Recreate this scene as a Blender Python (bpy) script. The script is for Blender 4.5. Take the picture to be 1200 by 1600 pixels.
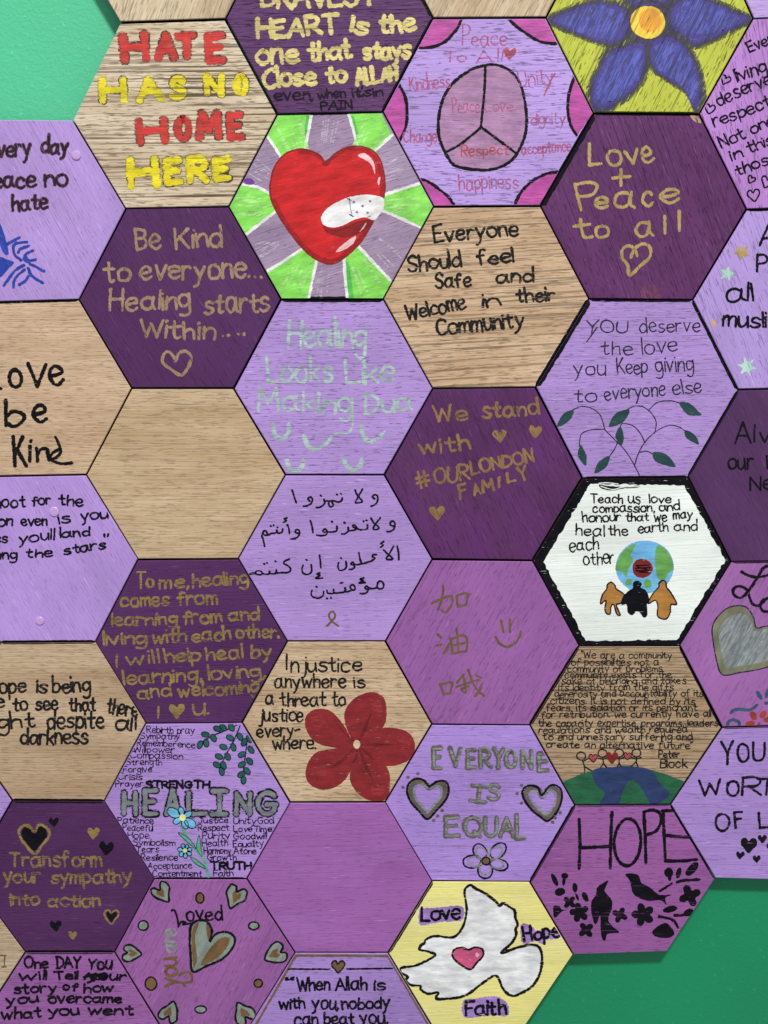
import bpy, math, random
from mathutils import Matrix, Vector
from mathutils.geometry import tessellate_polygon

scene = bpy.context.scene
C = scene.collection
for o in list(bpy.data.objects):
    bpy.data.objects.remove(o)

# ------------------------------------------------------------------ camera
S = 0.08                                   # side of a hexagon, metres
W_AX = (0.1455, -0.0196, 0.0026)           # surveyed camera rotation (wall frame: u right, v up, w out)
C_POS = (0.6906, -1.5153, 9.8948)          # surveyed camera position, in hexagon sides
F_PX = 1546.3

def rodrigues(w):
    t = math.sqrt(sum(a * a for a in w))
    return Matrix.Rotation(t, 3, Vector(w))
R = rodrigues(W_AX)                        # rows: camera axes in the wall frame
def w2b(u, v, w):                          # wall frame -> Blender (wall faces -Y)
    return Vector((u, -w, v))
cam_d = bpy.data.cameras.new('camera')
cam = bpy.data.objects.new('camera', cam_d); C.objects.link(cam); scene.camera = cam
cam_d.sensor_fit = 'VERTICAL'; cam_d.sensor_height = 36.0; cam_d.lens = 36.0 * F_PX / 1600.0
cam_d.clip_start = 0.01; cam_d.clip_end = 50
M = Matrix.Identity(4)
for i in range(3):
    ax = w2b(*R[i])
    for j in range(3): M[j][i] = ax[j]
loc = w2b(*[a * S for a in C_POS])
for j in range(3): M[j][3] = loc[j]
cam.matrix_world = M

# ------------------------------------------------------------------ light
world = bpy.data.worlds.new('World'); scene.world = world; world.use_nodes = True
bg = world.node_tree.nodes['Background']
bg.inputs[0].default_value = (0.98, 0.985, 1.0, 1); bg.inputs[1].default_value = 0.38
def area(name, pos, target, size, power, col):
    d = bpy.data.lights.new(name, 'AREA'); d.shape = 'RECTANGLE'; d.size = size[0]; d.size_y = size[1]
    d.energy = power; d.color = col
    o = bpy.data.objects.new(name, d); C.objects.link(o)
    o.location = pos
    o.rotation_euler = (Vector(target) - Vector(pos)).to_track_quat('-Z', 'Y').to_euler()
    return o
area('ceiling_lamp', (0.50, -3.1, 3.85), (0.05, 0, -0.3), (0.62, 0.42), 278, (1.0, 0.98, 0.95))
scene.view_settings.view_transform = 'Standard'
scene.view_settings.look = 'None'
scene.view_settings.gamma = 1
scene.view_settings.use_curve_mapping = False
scene.view_settings.exposure = 0.0
scene.cycles.transparent_max_bounces = 32

# ------------------------------------------------------------------ survey: photo pixel -> wall plane (metres)
CW = Vector(C_POS) * S
def P(x, y):
    d = Vector(((x - 600.0) / F_PX, -(y - 800.0) / F_PX, -1.0))
    dw = R.transposed() @ d
    t = -CW.z / dw.z
    return (CW.x + dw.x * t, CW.y + dw.y * t)

H3 = math.sqrt(3)
def lin(c):
    c /= 255.0
    return c / 12.92 if c <= 0.04045 else ((c + 0.055) / 1.055) ** 2.4
def rgb(r, g, b): return (lin(r), lin(g), lin(b), 1.0)

# ------------------------------------------------------------------ materials
class NT:
    def __init__(s, name):
        s.m = bpy.data.materials.new(name); s.m.use_nodes = True
        s.t = s.m.node_tree; s.t.nodes.clear()
        s.out = s.n('ShaderNodeOutputMaterial')
    def n(s, ty, **kw):
        k = s.t.nodes.new(ty)
        for a, b in kw.items(): setattr(k, a, b)
        return k
    def l(s, a, b): s.t.links.new(a, b)
    def noise(s, vec, scale, detail=3, rough=0.55):
        k = s.n('ShaderNodeTexNoise'); k.inputs['Scale'].default_value = scale
        k.inputs['Detail'].default_value = detail; k.inputs['Roughness'].default_value = rough
        s.l(vec, k.inputs['Vector']); return k.outputs['Fac']
    def ramp(s, fac, a, b):
        k = s.n('ShaderNodeMapRange'); k.clamp = True
        k.inputs['From Min'].default_value = a; k.inputs['From Max'].default_value = b
        s.l(fac, k.inputs['Value']); return k.outputs['Result']
    def math(s, op, a, b):
        k = s.n('ShaderNodeMath', operation=op)
        for i, v in enumerate((a, b)):
            if isinstance(v, (int, float)): k.inputs[i].default_value = v
            else: s.l(v, k.inputs[i])
        return k.outputs[0]
    def mix(s, fac, a, b, blend='MIX'):
        k = s.n('ShaderNodeMix', data_type='RGBA', blend_type=blend)
        if isinstance(fac, (int, float)): k.inputs['Factor'].default_value = fac
        else: s.l(fac, k.inputs['Factor'])
        for nm, v in (('A', a), ('B', b)):
            sock = [i for i in k.inputs if i.name == nm and i.type == 'RGBA'][0]
            if isinstance(v, tuple): sock.default_value = v
            else: s.l(v, sock)
        return [o for o in k.outputs if o.type == 'RGBA'][0]
    def grain_vec(s, angle, sx, sy, seed):
        tc = s.n('ShaderNodeTexCoord')
        r = s.n('ShaderNodeVectorRotate', rotation_type='Y_AXIS')
        s.l(tc.outputs['Object'], r.inputs['Vector'])
        r.inputs['Angle'].default_value = math.radians(angle)      # u along the grain
        mp = s.n('ShaderNodeMapping')
        mp.inputs['Scale'].default_value = (sx, 40.0, sy)
        mp.inputs['Location'].default_value = (seed * 7.31, seed * 3.7, seed * 5.13)
        s.l(r.outputs[0], mp.inputs['Vector'])
        return mp.outputs[0]
    def principled(s, col, rough, spec=0.4, bump=None, bstr=0.3, bdist=0.0006, metal=0.0):
        p = s.n('ShaderNodeBsdfPrincipled')
        if isinstance(col, tuple): p.inputs['Base Color'].default_value = col
        else: s.l(col, p.inputs['Base Color'])
        if isinstance(rough, (int, float)): p.inputs['Roughness'].default_value = rough
        else: s.l(rough, p.inputs['Roughness'])
        p.inputs['Specular IOR Level'].default_value = spec
        p.inputs['Metallic'].default_value = metal
        if bump is not None:
            b = s.n('ShaderNodeBump'); b.inputs['Strength'].default_value = bstr
            b.inputs['Distance'].default_value = bdist
            s.l(bump, b.inputs['Height']); s.l(b.outputs[0], p.inputs['Normal'])
        return p.outputs[0]
    def done(s, sh): s.l(sh, s.out.inputs['Surface']); return s.m

def grooves(t, angle, seed, rib):          # the open pores of the veneer, shared by board and ink
    v = t.grain_vec(angle, 9.0, 720, seed)
    v2 = t.grain_vec(angle, 115, 1050, seed + 3)
    a = t.noise(v, 1.0, 3, 0.5)
    b = t.noise(v2, 1.0, 2, 0.5)
    return a, b

def wood_material(name, col, angle, seed, contrast):
    t = NT(name)
    a, b = grooves(t, angle, seed, 1)
    broad = t.noise(t.grain_vec(angle, 7, 44, seed + 9), 1.0, 3, 0.5)
    light = tuple(min(1, c * 1.13) for c in col[:3]) + (1,)
    warm = (col[0] * 0.84, col[1] * 0.77, col[2] * 0.70, 1)
    base = t.mix(t.ramp(broad, 0.35, 0.68), light, warm)
    fib = t.noise(t.grain_vec(angle, 48, 820, seed + 17), 1.0, 3, 0.6)
    base = t.mix(t.math('MULTIPLY', t.ramp(fib, 0.40, 0.68), 0.42), base, (warm[0] * 0.72, warm[1] * 0.66, warm[2] * 0.58, 1))
    dark = (0.075, 0.045, 0.026, 1)
    patch = t.ramp(t.noise(t.grain_vec(angle, 12, 60, seed + 13), 1.0, 2, 0.5), 0.28, 0.60)
    lines = t.math('MULTIPLY', t.ramp(a, 0.52, 0.62), t.math('ADD', t.math('MULTIPLY', patch, 0.6), 0.4))
    streak = t.math('MULTIPLY', lines, min(1.0, contrast * contrast * 1.15))
    c1 = t.mix(streak, base, dark)
    pores = t.math('MULTIPLY', t.ramp(b, 0.55, 0.65), 0.38 + 0.32 * contrast)
    c2 = t.mix(pores, c1, (0.17, 0.105, 0.06, 1))
    h = t.math('SUBTRACT', 1.0, t.math('ADD', t.math('MULTIPLY', lines, 0.7), t.math('MULTIPLY', pores, 0.8)))
    return t.done(t.principled(c2, 0.62, 0.3, h, 0.5, 0.0005))

def paint_material(name, col, angle, seed, groove, mottled=None, sheen=0.3):
    t = NT(name)
    a, b = grooves(t, angle, seed, 1)
    broad = t.noise(t.grain_vec(angle, 9, 22, seed + 9), 1.0, 4, 0.6)
    brush = t.noise(t.grain_vec(angle + 3, 22, 760, seed + 5), 1.0, 3, 0.6)
    lo = tuple(c * 0.83 for c in col[:3]) + (1,)
    hi = tuple(min(1, c * 1.11 + 0.006) for c in col[:3]) + (1,)
    c = t.mix(t.ramp(broad, 0.3, 0.7), lo, hi)
    if mottled: c = t.mix(t.ramp(t.noise(t.grain_vec(angle, 14, 30, seed + 21), 1.0, 4, 0.65), 0.46, 0.72), c, mottled)
    c = t.mix(t.math('MULTIPLY', t.ramp(brush, 0.35, 0.72), 0.15), c, tuple(min(1, x * 1.35 + 0.010) for x in col[:3]) + (1,))
    dark = tuple(x * 0.30 for x in col[:3]) + (1,)
    pores = t.math('MULTIPLY', t.ramp(b, 0.60, 0.68), min(1, groove * 1.2))
    lines = t.math('MULTIPLY', t.ramp(a, 0.59, 0.69), groove * 0.72)
    c = t.mix(pores, c, dark); c = t.mix(lines, c, dark)
    # thin pale flecks: sheen on the brush ridges, put into the colour
    fl = t.math('MULTIPLY', t.ramp(t.noise(t.grain_vec(angle, 60, 900, seed + 31), 1.0, 2, 0.5), 0.67, 0.74), 0.6)
    c = t.mix(fl, c, tuple(min(1, x * 1.6 + 0.06) for x in col[:3]) + (1,))
    h = t.math('SUBTRACT', t.math('MULTIPLY', brush, 0.7), t.math('ADD', t.math('MULTIPLY', pores, 0.8), t.math('MULTIPLY', lines, 0.8)))
    return t.done(t.principled(c, t.math('ADD', 0.46, t.math('MULTIPLY', broad, 0.22)), sheen, h, 0.75, 0.0007))

ink_cache = {}
def ink_material(kind, tile):
    key = (kind, tile.name_i)
    if key in ink_cache: return ink_cache[key]
    col, cover, metal, rough = INK[kind]
    t = NT('ink_' + kind)
    a, b = grooves(t, tile.angle, tile.seed, 1)
    fine = t.noise(t.grain_vec(tile.angle, 90, 520, tile.seed + 40), 1.0, 3, 0.6)
    tone = t.ramp(t.noise(t.grain_vec(tile.angle, 60, 160, tile.seed + 50), 1.0, 3, 0.6), 0.3, 0.7)
    c = t.mix(tone, tuple(x * 0.68 for x in col[:3]) + (1,), tuple(min(1, x * 1.18 + 0.004) for x in col[:3]) + (1,))
    p = t.principled(c, rough, 0.4 if max(col[:3]) > 0.03 else 0.12, t.math('ADD', fine, t.math('MULTIPLY', b, -1.0)), 0.5, 0.0003, metal)
    # cover 1 = solid paint, lower = the pen skips over the grooves
    k = 1.0 - cover
    g = tile.bite
    m1 = t.math('MULTIPLY', t.ramp(a, 0.61 + 0.14 * (1 - g) - k * 0.10, 0.665 + 0.14 * (1 - g) - k * 0.03), 0.8)      # grooves of the veneer
    m2 = t.ramp(b, 0.665 - k * 0.20, 0.71 - k * 0.13)
    m3 = t.ramp(fine, 0.70 - k * 0.26, 0.78 - k * 0.20)
    at = t.n('ShaderNodeAttribute'); at.attribute_name = 'edge'
    ragged = t.math('ADD', at.outputs['Fac'], t.math('MULTIPLY', t.math('SUBTRACT', t.noise(t.grain_vec(tile.angle, 260, 900, tile.seed + 60), 1.0, 2, 0.5), 0.5), 1.9))
    m4 = t.ramp(ragged, 0.80, 1.02)                            # the rim of a stroke runs dry
    miss = t.math('MAXIMUM', t.math('MAXIMUM', m1, m4), t.math('MAXIMUM', m2, m3))
    miss = t.math('MULTIPLY', miss, 0.92)
    tr = t.n('ShaderNodeBsdfTransparent')
    mx = t.n('ShaderNodeMixShader'); t.l(miss, mx.inputs[0]); t.l(p, mx.inputs[1]); t.l(tr.outputs[0], mx.inputs[2])
    m = t.done(mx.outputs[0]); ink_cache[key] = m
    return m

INK = {  # colour, cover, metallic, roughness
 'black': (rgb(16, 15, 20), 0.97, 0, 0.42), 'faded_black': (rgb(28, 27, 29), 0.84, 0, 0.5), 'thin_black': (rgb(30, 20, 50), 0.9, 0, 0.5),
 'navy_black': (rgb(10, 9, 19), 0.98, 0, 0.42), 'ghost_black': (rgb(30, 18, 36), 0.72, 0, 0.5),
 'red_block': (rgb(205, 52, 46), 0.93, 0, 0.5), 'yellow_block': (rgb(232, 216, 28), 0.93, 0, 0.5), 'pencil': (rgb(60, 40, 36), 0.8, 0, 0.6),
 'cream_gold': (rgb(218, 202, 128), 0.95, 0.1, 0.42), 'gold': (rgb(184, 160, 98), 0.92, 0.15, 0.4), 'dull_gold': (rgb(166, 136, 108), 0.9, 0.15, 0.4),
 'brown_gold': (rgb(150, 116, 76), 0.9, 0.15, 0.4), 'worn_gold': (rgb(150, 126, 72), 0.42, 0.15, 0.4), 'olive_gold': (rgb(150, 126, 72), 0.66, 0.15, 0.4), 'olive': (rgb(116, 92, 58), 0.93, 0.1, 0.45),
 'mint': (rgb(176, 200, 196), 0.58, 0.05, 0.4), 'mint_solid': (rgb(186, 226, 214), 0.86, 0.05, 0.4),
 'green': (rgb(138, 226, 92), 0.99, 0, 0.4), 'deep_lime': (rgb(84, 196, 84), 0.9, 0, 0.4), 'white': (rgb(238, 238, 240), 0.99, 0, 0.4),
 'red': (rgb(204, 30, 34), 0.995, 0, 0.36), 'dark_red': (rgb(138, 20, 24), 0.85, 0, 0.4), 'violet': (rgb(110, 56, 150), 0.9, 0, 0.45),
 'mauve_grey': (rgb(140, 118, 150), 0.93, 0, 0.45),
 'magenta': (rgb(192, 78, 164), 0.95, 0, 0.45), 'mauve': (rgb(172, 128, 170), 0.93, 0, 0.5), 'red_pencil': (rgb(180, 80, 124), 0.26, 0, 0.55), 'brick': (rgb(178, 70, 76), 0.5, 0, 0.5),
 'petal_blue': (rgb(70, 58, 138), 0.80, 0, 0.5), 'petal_bright': (rgb(86, 92, 180), 0.30, 0, 0.5), 'smudge': (rgb(60, 58, 62), 0.50, 0, 0.6), 'sun_yellow': (rgb(242, 204, 62), 0.93, 0, 0.5), 'sun_orange': (rgb(240, 166, 52), 0.75, 0, 0.5),
 'grey_black': (rgb(40, 36, 46), 0.9, 0, 0.5), 'maroon_under': (rgb(98, 44, 58), 0.95, 0, 0.5), 'marker_blue': (rgb(36, 66, 170), 0.95, 0, 0.42),
 'leaf_dark': (rgb(26, 68, 66), 0.95, 0, 0.45), 'leaf_green': (rgb(22, 92, 84), 0.96, 0, 0.42), 'stem_green': (rgb(86, 176, 140), 0.96, 0, 0.45), 'sky_blue': (rgb(110, 188, 226), 0.97, 0, 0.42),
 'pale_yellow': (rgb(236, 228, 140), 0.97, 0, 0.45), 'globe_blue': (rgb(112, 182, 232), 0.96, 0, 0.45), 'globe_green': (rgb(104, 168, 84), 0.96, 0, 0.45),
 'blood': (rgb(128, 26, 24), 0.97, 0, 0.42), 'ochre': (rgb(176, 122, 54), 0.95, 0, 0.45), 'earth_green': (rgb(26, 96, 62), 0.93, 0, 0.5), 'earth_blue': (rgb(36, 56, 104), 0.9, 0, 0.5),
 'silver': (rgb(134, 142, 144), 0.95, 0.2, 0.4), 'silver_olive': (rgb(128, 130, 104), 0.95, 0.15, 0.4), 'scratch_silver': (rgb(158, 166, 168), 0.22, 0.2, 0.4),
 'steel_blue': (rgb(54, 84, 116), 0.95, 0, 0.45), 'rust': (rgb(158, 56, 40), 0.95, 0, 0.45), 'flower_red': (rgb(138, 30, 38), 0.95, 0, 0.5), 'flower_crease': (rgb(112, 18, 26), 0.5, 0, 0.5), 'flower_sheen': (rgb(158, 46, 52), 0.28, 0, 0.5),
 'silver_brown': (rgb(108, 98, 84), 0.84, 0.2, 0.4), 'glint': (rgb(146, 158, 150), 0.34, 0.2, 0.4), 'bronze': (rgb(124, 94, 56), 0.95, 0.15, 0.42), 'silver_green': (rgb(142, 156, 146), 0.95, 0.15, 0.4),
 'dove_white': (rgb(234, 236, 242), 1.0, 0, 0.45), 'tan': (rgb(222, 200, 172), 0.95, 0, 0.5), 'pink': (rgb(208, 84, 134), 0.97, 0, 0.42), 'lilac': (rgb(166, 130, 204), 0.96, 0, 0.48), 'plum_stain': (rgb(112, 54, 96), 0.45, 0, 0.5), 'scuff': (rgb(112, 78, 122), 0.16, 0, 0.5),
 'smudge_faint': (rgb(70, 70, 64), 0.28, 0, 0.6), 'petal_edge': (rgb(56, 50, 104), 0.62, 0, 0.5), 'pale_green': (rgb(176, 240, 140), 0.30, 0, 0.4), 'pale_mauve': (rgb(190, 174, 198), 0.30, 0, 0.4), 'deep_red': (rgb(160, 18, 24), 0.30, 0, 0.4), 'light_red': (rgb(226, 66, 62), 0.25, 0, 0.36),
 'wood_chip': (rgb(196, 160, 120), 0.6, 0, 0.6), 'highlight': (rgb(236, 196, 200), 0.9, 0, 0.4),
}

def edge_material():
    t = NT('burnt_edge')
    n = t.noise(t.grain_vec(0, 200, 900, 2), 1.0, 3, 0.5)
    c = t.mix(t.ramp(n, 0.35, 0.7), (0.010, 0.007, 0.006, 1), (0.045, 0.026, 0.018, 1))
    return t.done(t.principled(c, 0.8, 0.2))
EDGE = edge_material()

# ------------------------------------------------------------------ mesh helpers
def link_mesh(name, verts, faces, mats, parent, fmat=None):
    me = bpy.data.meshes.new(name); me.from_pydata(verts, [], faces); me.update()
    for m in mats: me.materials.append(m)
    if fmat:
        for p, k in zip(me.polygons, fmat): p.material_index = k
    o = bpy.data.objects.new(name, me); C.objects.link(o)
    if parent: o.parent = parent
    return o

def catmull(pts, closed=False, step=1.2):
    n = len(pts); out = []
    if n < 3 and not closed: return resample(pts, step)
    idx = range(n if closed else n - 1)
    for i in idx:
        if closed: p0, p1, p2, p3 = pts[(i - 1) % n], pts[i], pts[(i + 1) % n], pts[(i + 2) % n]
        else: p0, p1, p2, p3 = pts[max(i - 1, 0)], pts[i], pts[i + 1], pts[min(i + 2, n - 1)]
        L = math.hypot(p2[0] - p1[0], p2[1] - p1[1]); k = max(2, int(L / step))
        for j in range(k):
            t = j / k; t2 = t * t; t3 = t2 * t
            out.append(tuple(0.5 * (2 * p1[a] + (p2[a] - p0[a]) * t + (2 * p0[a] - 5 * p1[a] + 4 * p2[a] - p3[a]) * t2
                       + (-p0[a] + 3 * p1[a] - 3 * p2[a] + p3[a]) * t3) for a in (0, 1)))
    if not closed: out.append(pts[-1])
    return out
def resample(pts, step):
    out = []
    for a, b in zip(pts, pts[1:]):
        k = max(1, int(math.hypot(b[0] - a[0], b[1] - a[1]) / step))
        for j in range(k): out.append((a[0] + (b[0] - a[0]) * j / k, a[1] + (b[1] - a[1]) * j / k))
    out.append(pts[-1]); return out

# ------------------------------------------------------------------ handwriting: single line letters, x height 5, capitals 8
G = {
'a': '4.2,4.2 3,5 1.2,4.6 .3,2.6 .8,.6 2.2,0 3.6,1.2 4.3,4.6/4.3,5 4.2,1.5 5,.1',
'b': '!.6,8 .6,0/.6,3.2 1.8,4.8 3.6,4.6 4.4,2.6 3.6,.5 2,0 .6,.9',
'c': '4.2,4 3,5 1.2,4.4 .4,2.4 1.2,.5 2.8,0 4.3,.9',
'd': '4,3.8 2.6,5 .9,4.2 .3,2.2 1.2,.3 2.8,.3 4,1.8/!4.1,8 4.2,0',
'e': '.5,2.5 2.4,2.6 4.1,3.1 3.8,4.5 2.4,5.1 .9,4.2 .4,2.2 1.3,.4 2.8,0 4.4,.9',
'f': '3.8,7.2 2.8,8 1.8,7.2 1.6,5 1.6,0/!.3,4.6 3.2,4.8',
'g': '4,4.2 2.6,5 .9,4.4 .4,2.6 1.2,.9 2.6,.8 4,2.4/4.1,5 4.2,1 3.8,-2 2.2,-3 .5,-2.3',
'h': '!.6,8 .6,0/.6,2.8 1.9,4.6 3.4,4.6 3.9,3 4,0',
'i': '!.8,4.8 .8,0/!.8,6.7 .85,7.0',
'j': '1.8,4.8 1.8,0 1.4,-2.4 0,-2.8/!1.8,6.7 1.85,7',
'k': '!.6,8 .6,0/!3.8,4.8 .7,2.2/!1.6,2.9 4.1,0',
'l': '!.7,8 .7,0',
'm': '!.5,5 .5,0/.5,3 1.6,4.8 2.7,4.4 2.9,0/2.9,3 4.1,4.8 5.3,4.3 5.5,0',
'n': '!.6,5 .6,0/.6,2.8 1.9,4.7 3.4,4.5 3.9,3 4,0',
'o': '2.6,5 1,4.4 .3,2.5 1.1,.4 2.6,0 4,.8 4.5,2.8 3.8,4.5 2.4,5',
'p': '!.6,5 .6,-3/.6,3.4 1.8,4.9 3.6,4.6 4.3,2.6 3.4,.5 1.8,.1 .6,1',
'q': '4,4.2 2.6,5 .9,4.4 .4,2.6 1.2,.7 2.6,.6 4,2.2/!4.1,5 4.1,-3',
'r': '!.6,5 .6,0/.6,2.8 1.6,4.5 2.8,4.9 3.6,4.4',
's': '3.8,4.4 2.4,5 .9,4.3 1.1,3 2.8,2.3 3.9,1.3 3,.1 1.4,0 .3,.8',
't': '1.8,7.2 1.7,1.4 2.4,.1 3.5,.4/!.2,4.7 3.4,4.9',
'u': '.5,5 .5,1.8 1.5,.1 3,.5 4,2.4/!4.1,5 4.2,0',
'v': '!.3,5 2.1,0 4,5', 'w': '!.3,5 1.6,0 3,4 4.4,0 5.8,5', 'x': '!.4,5 3.8,0/!3.8,5 .4,0',
'y': '!.4,5 2.3,.8/4.2,5 2.6,1 1.6,-2 .4,-3', 'z': '!.4,4.8 3.8,4.8 .5,.1 4,.1',
'A': '!.2,0 2.8,8 5.4,0/!1.2,2.8 4.5,2.9',
'B': '!.6,8 .6,0/.6,8 2.8,8 4.4,6.8 3.6,4.8 .9,4.2/.9,4.2 3.8,4 4.9,2.2 3.6,.4 .6,0',
'C': '5,6.8 3.4,8 1.4,7 .4,4 1.4,1 3.2,0 5.2,1.2',
'D': '!.6,8 .6,0/.4,8 3,7.6 5.2,5.2 4.8,2.4 2.8,.4 .4,0',
'E': '!4.4,8 .6,7.8 .6,0 4.6,.1/!.6,4.2 3.8,4.3', 'F': '!4.6,8 .6,7.8 .6,0/!.6,4.2 3.8,4.3',
'G': '5,6.8 3.4,8 1.4,7 .4,4 1.4,1 3.2,0 5,1.4 5,3.6/!3,3.6 5.6,3.7',
'H': '!.6,8 .6,0/!5,8 5,0/!.6,4 5,4.2', 'I': '!.8,8 .8,0', '|': '!2,8 2,0/!.3,8 3.7,8/!.3,0 3.7,0',
'J': '3.6,8 3.6,1.6 2.4,0 .6,.8/!1.4,8 5,8', 'K': '!.6,8 .6,0/!4.8,8 .7,3.4/!2,4.6 5,0',
'L': '!.6,8 .6,0 4.4,.2', 'M': '!.4,0 1,8 3.3,2.4 5.6,8 6.3,0', 'N': '!.6,0 .6,8 4.8,0 4.8,8',
'O': '3,8 1.2,7 .4,4 1.2,1 3,0 4.9,1.2 5.6,4.2 4.8,7 2.8,8',
'P': '!.6,8 .6,0/.6,7.9 3,8 4.6,6.4 3.6,4.2 .7,3.8',
'Q': '3,8 1.2,7 .4,4 1.2,1 3,0 4.9,1.2 5.6,4.2 4.8,7 2.8,8/!3.4,2 5.4,-.6',
'R': '!.6,8 .6,0/.6,7.9 3,8 4.6,6.4 3.6,4.2 .7,3.8/!2,3.9 4.9,0',
'S': '4.4,7 2.8,8 .9,7 1,5 3,4 4.6,2.6 3.8,.5 2,0 .3,1', 'T': '!0,8 5,8/!2.5,8 2.5,0',
'U': '.6,8 .6,2.4 1.8,.2 3.6,.3 4.8,2.6 4.9,8', 'V': '!.2,8 2.5,0 4.9,8', 'W': '!.2,8 1.8,0 3.6,6 5.2,0 7,8',
'Y': '!.2,8 2.4,4/!4.8,8 2.4,4 2.2,0',
',': '!.9,.5 .4,-1.4', '.': '!.5,.1 .6,.3', "'": '!.5,8 .4,6.4', '"': '!.4,8 .3,6.4/!1.6,8 1.5,6.4', '”': '!.7,8.2 .3,6.4/!2,8.2 1.6,6.4',
'“': '.9,8 .4,7.4 .5,6.6 1,6.8/2.2,8 1.7,7.4 1.8,6.6 2.3,6.8', '-': '!.3,2.6 3,2.8', '+': '!0,3 5,3.2/!2.5,5.6 2.4,.4',
'#': '!1.6,8 1,0/!3.8,8 3.2,0/!0,5.2 5,5.4/!0,2.6 4.8,2.8',
}
GL = {}
for k, v in G.items():
    ss = []
    for s in v.split('/'):
        st = s.startswith('!'); s = s.lstrip('!')
        ss.append((st, [tuple(float(q) for q in p.split(',')) for p in s.split()]))
    xs = [p[0] for _, q in ss for p in q]
    GL[k] = (ss, min(xs), max(xs))

# ------------------------------------------------------------------ tile
DEPTH = 0.014
GAP = 1.25        # half of the usual gap between two tiles, photo pixels
tiles = []
SURVEY = {}      # measured corners, by lattice position
def lat(c, r, v):
    off = {'R': (1, 0), 'L': (-1, 0), 'TR': (.5, H3 / 2), 'TL': (-.5, H3 / 2), 'BR': (.5, -H3 / 2), 'BL': (-.5, -H3 / 2)}[v]
    return (1.5 * c + off[0], -H3 * r + off[1])
def key(p): return (round(p[0] * 2), round(p[1] / (H3 / 2)))
for c, r, v, x, y in [(0,-1,'R',677,28),(0,-1,'BR',598,175),(0,-1,'BL',433,179),(0,-1,'L',352,30),
 (-1,-.5,'TL',187,35),(-1,-.5,'L',113,187),(-1,-.5,'BL',196,326),(-1,-.5,'BR',357,323),
 (0,0,'BL',439,468),(0,0,'BR',599,468),(0,0,'R',678,323),(2,-1,'L',853,27),(2,-1,'BL',928,177),(2,-1,'BR',1093,178),(2,-1,'R',1177,29),
 (2,0,'L',844,322),(2,0,'R',1167,327),(2,0,'BL',920,467),(2,0,'BR',1083,468),(-1,.5,'L',123,468),(-1,.5,'BL',206,607),(-1,.5,'BR',365,607),(-2,1,'BR',135,742),
 (0,1,'BL',446,742),(0,1,'BR',600,742),(0,1,'R',676,607),(2,1,'L',837,605),(2,1,'BL',910,747),(2,1,'BR',1075,745),(2,1,'R',1154,609),
 (-2,2,'R',216,874),(-2,2,'BR',149,1003),(-1,2.5,'BL',228,1130),(-1,2.5,'BR',378,1129),(0,2,'L',372,873),(0,2,'R',675,874),(0,2,'BL',449,1002),(0,2,'BR',602,1002),
 (0,3,'R',675,1132),(2,2,'L',832,876),(2,2,'R',1142,878),(2,2,'BL',905,1009),(2,2,'BR',1062,1009),(2,3,'L',828,1133),(2,3,'R',1128,1137),
 (-2,4,'TL',19,1251),(-2,4,'TR',163,1252),(-2,4,'R',241,1373),(-2,4,'BR',179,1488),(-2,4,'BL',39,1488),
 (0,3,'BL',453,1254),(0,3,'BR',602,1254),(0,4,'R',675,1377),(0,4,'BR',606,1489),(0,4,'BL',461,1489),(0,4,'L',385,1373),
 (2,4,'TL',898,1258),(2,4,'TR',1048,1257),(2,4,'R',1118,1373),(2,4,'BR',1043,1487),(2,4,'BL',896,1492),(2,4,'L',828,1378)]:
    SURVEY[key(lat(c, r, v))] = P(x, y)

def clip_half(poly, p, n):                 # keep the side where (q-p).n >= 0
    out = []
    for a, b in zip(poly, poly[1:] + poly[:1]):
        da = (a[0] - p[0]) * n[0] + (a[1] - p[1]) * n[1]; db = (b[0] - p[0]) * n[0] + (b[1] - p[1]) * n[1]
        if da >= 0: out.append(a)
        if (da >= 0) != (db >= 0):
            t = da / (da - db); out.append((a[0] + (b[0] - a[0]) * t, a[1] + (b[1] - a[1]) * t))
    return out

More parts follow.
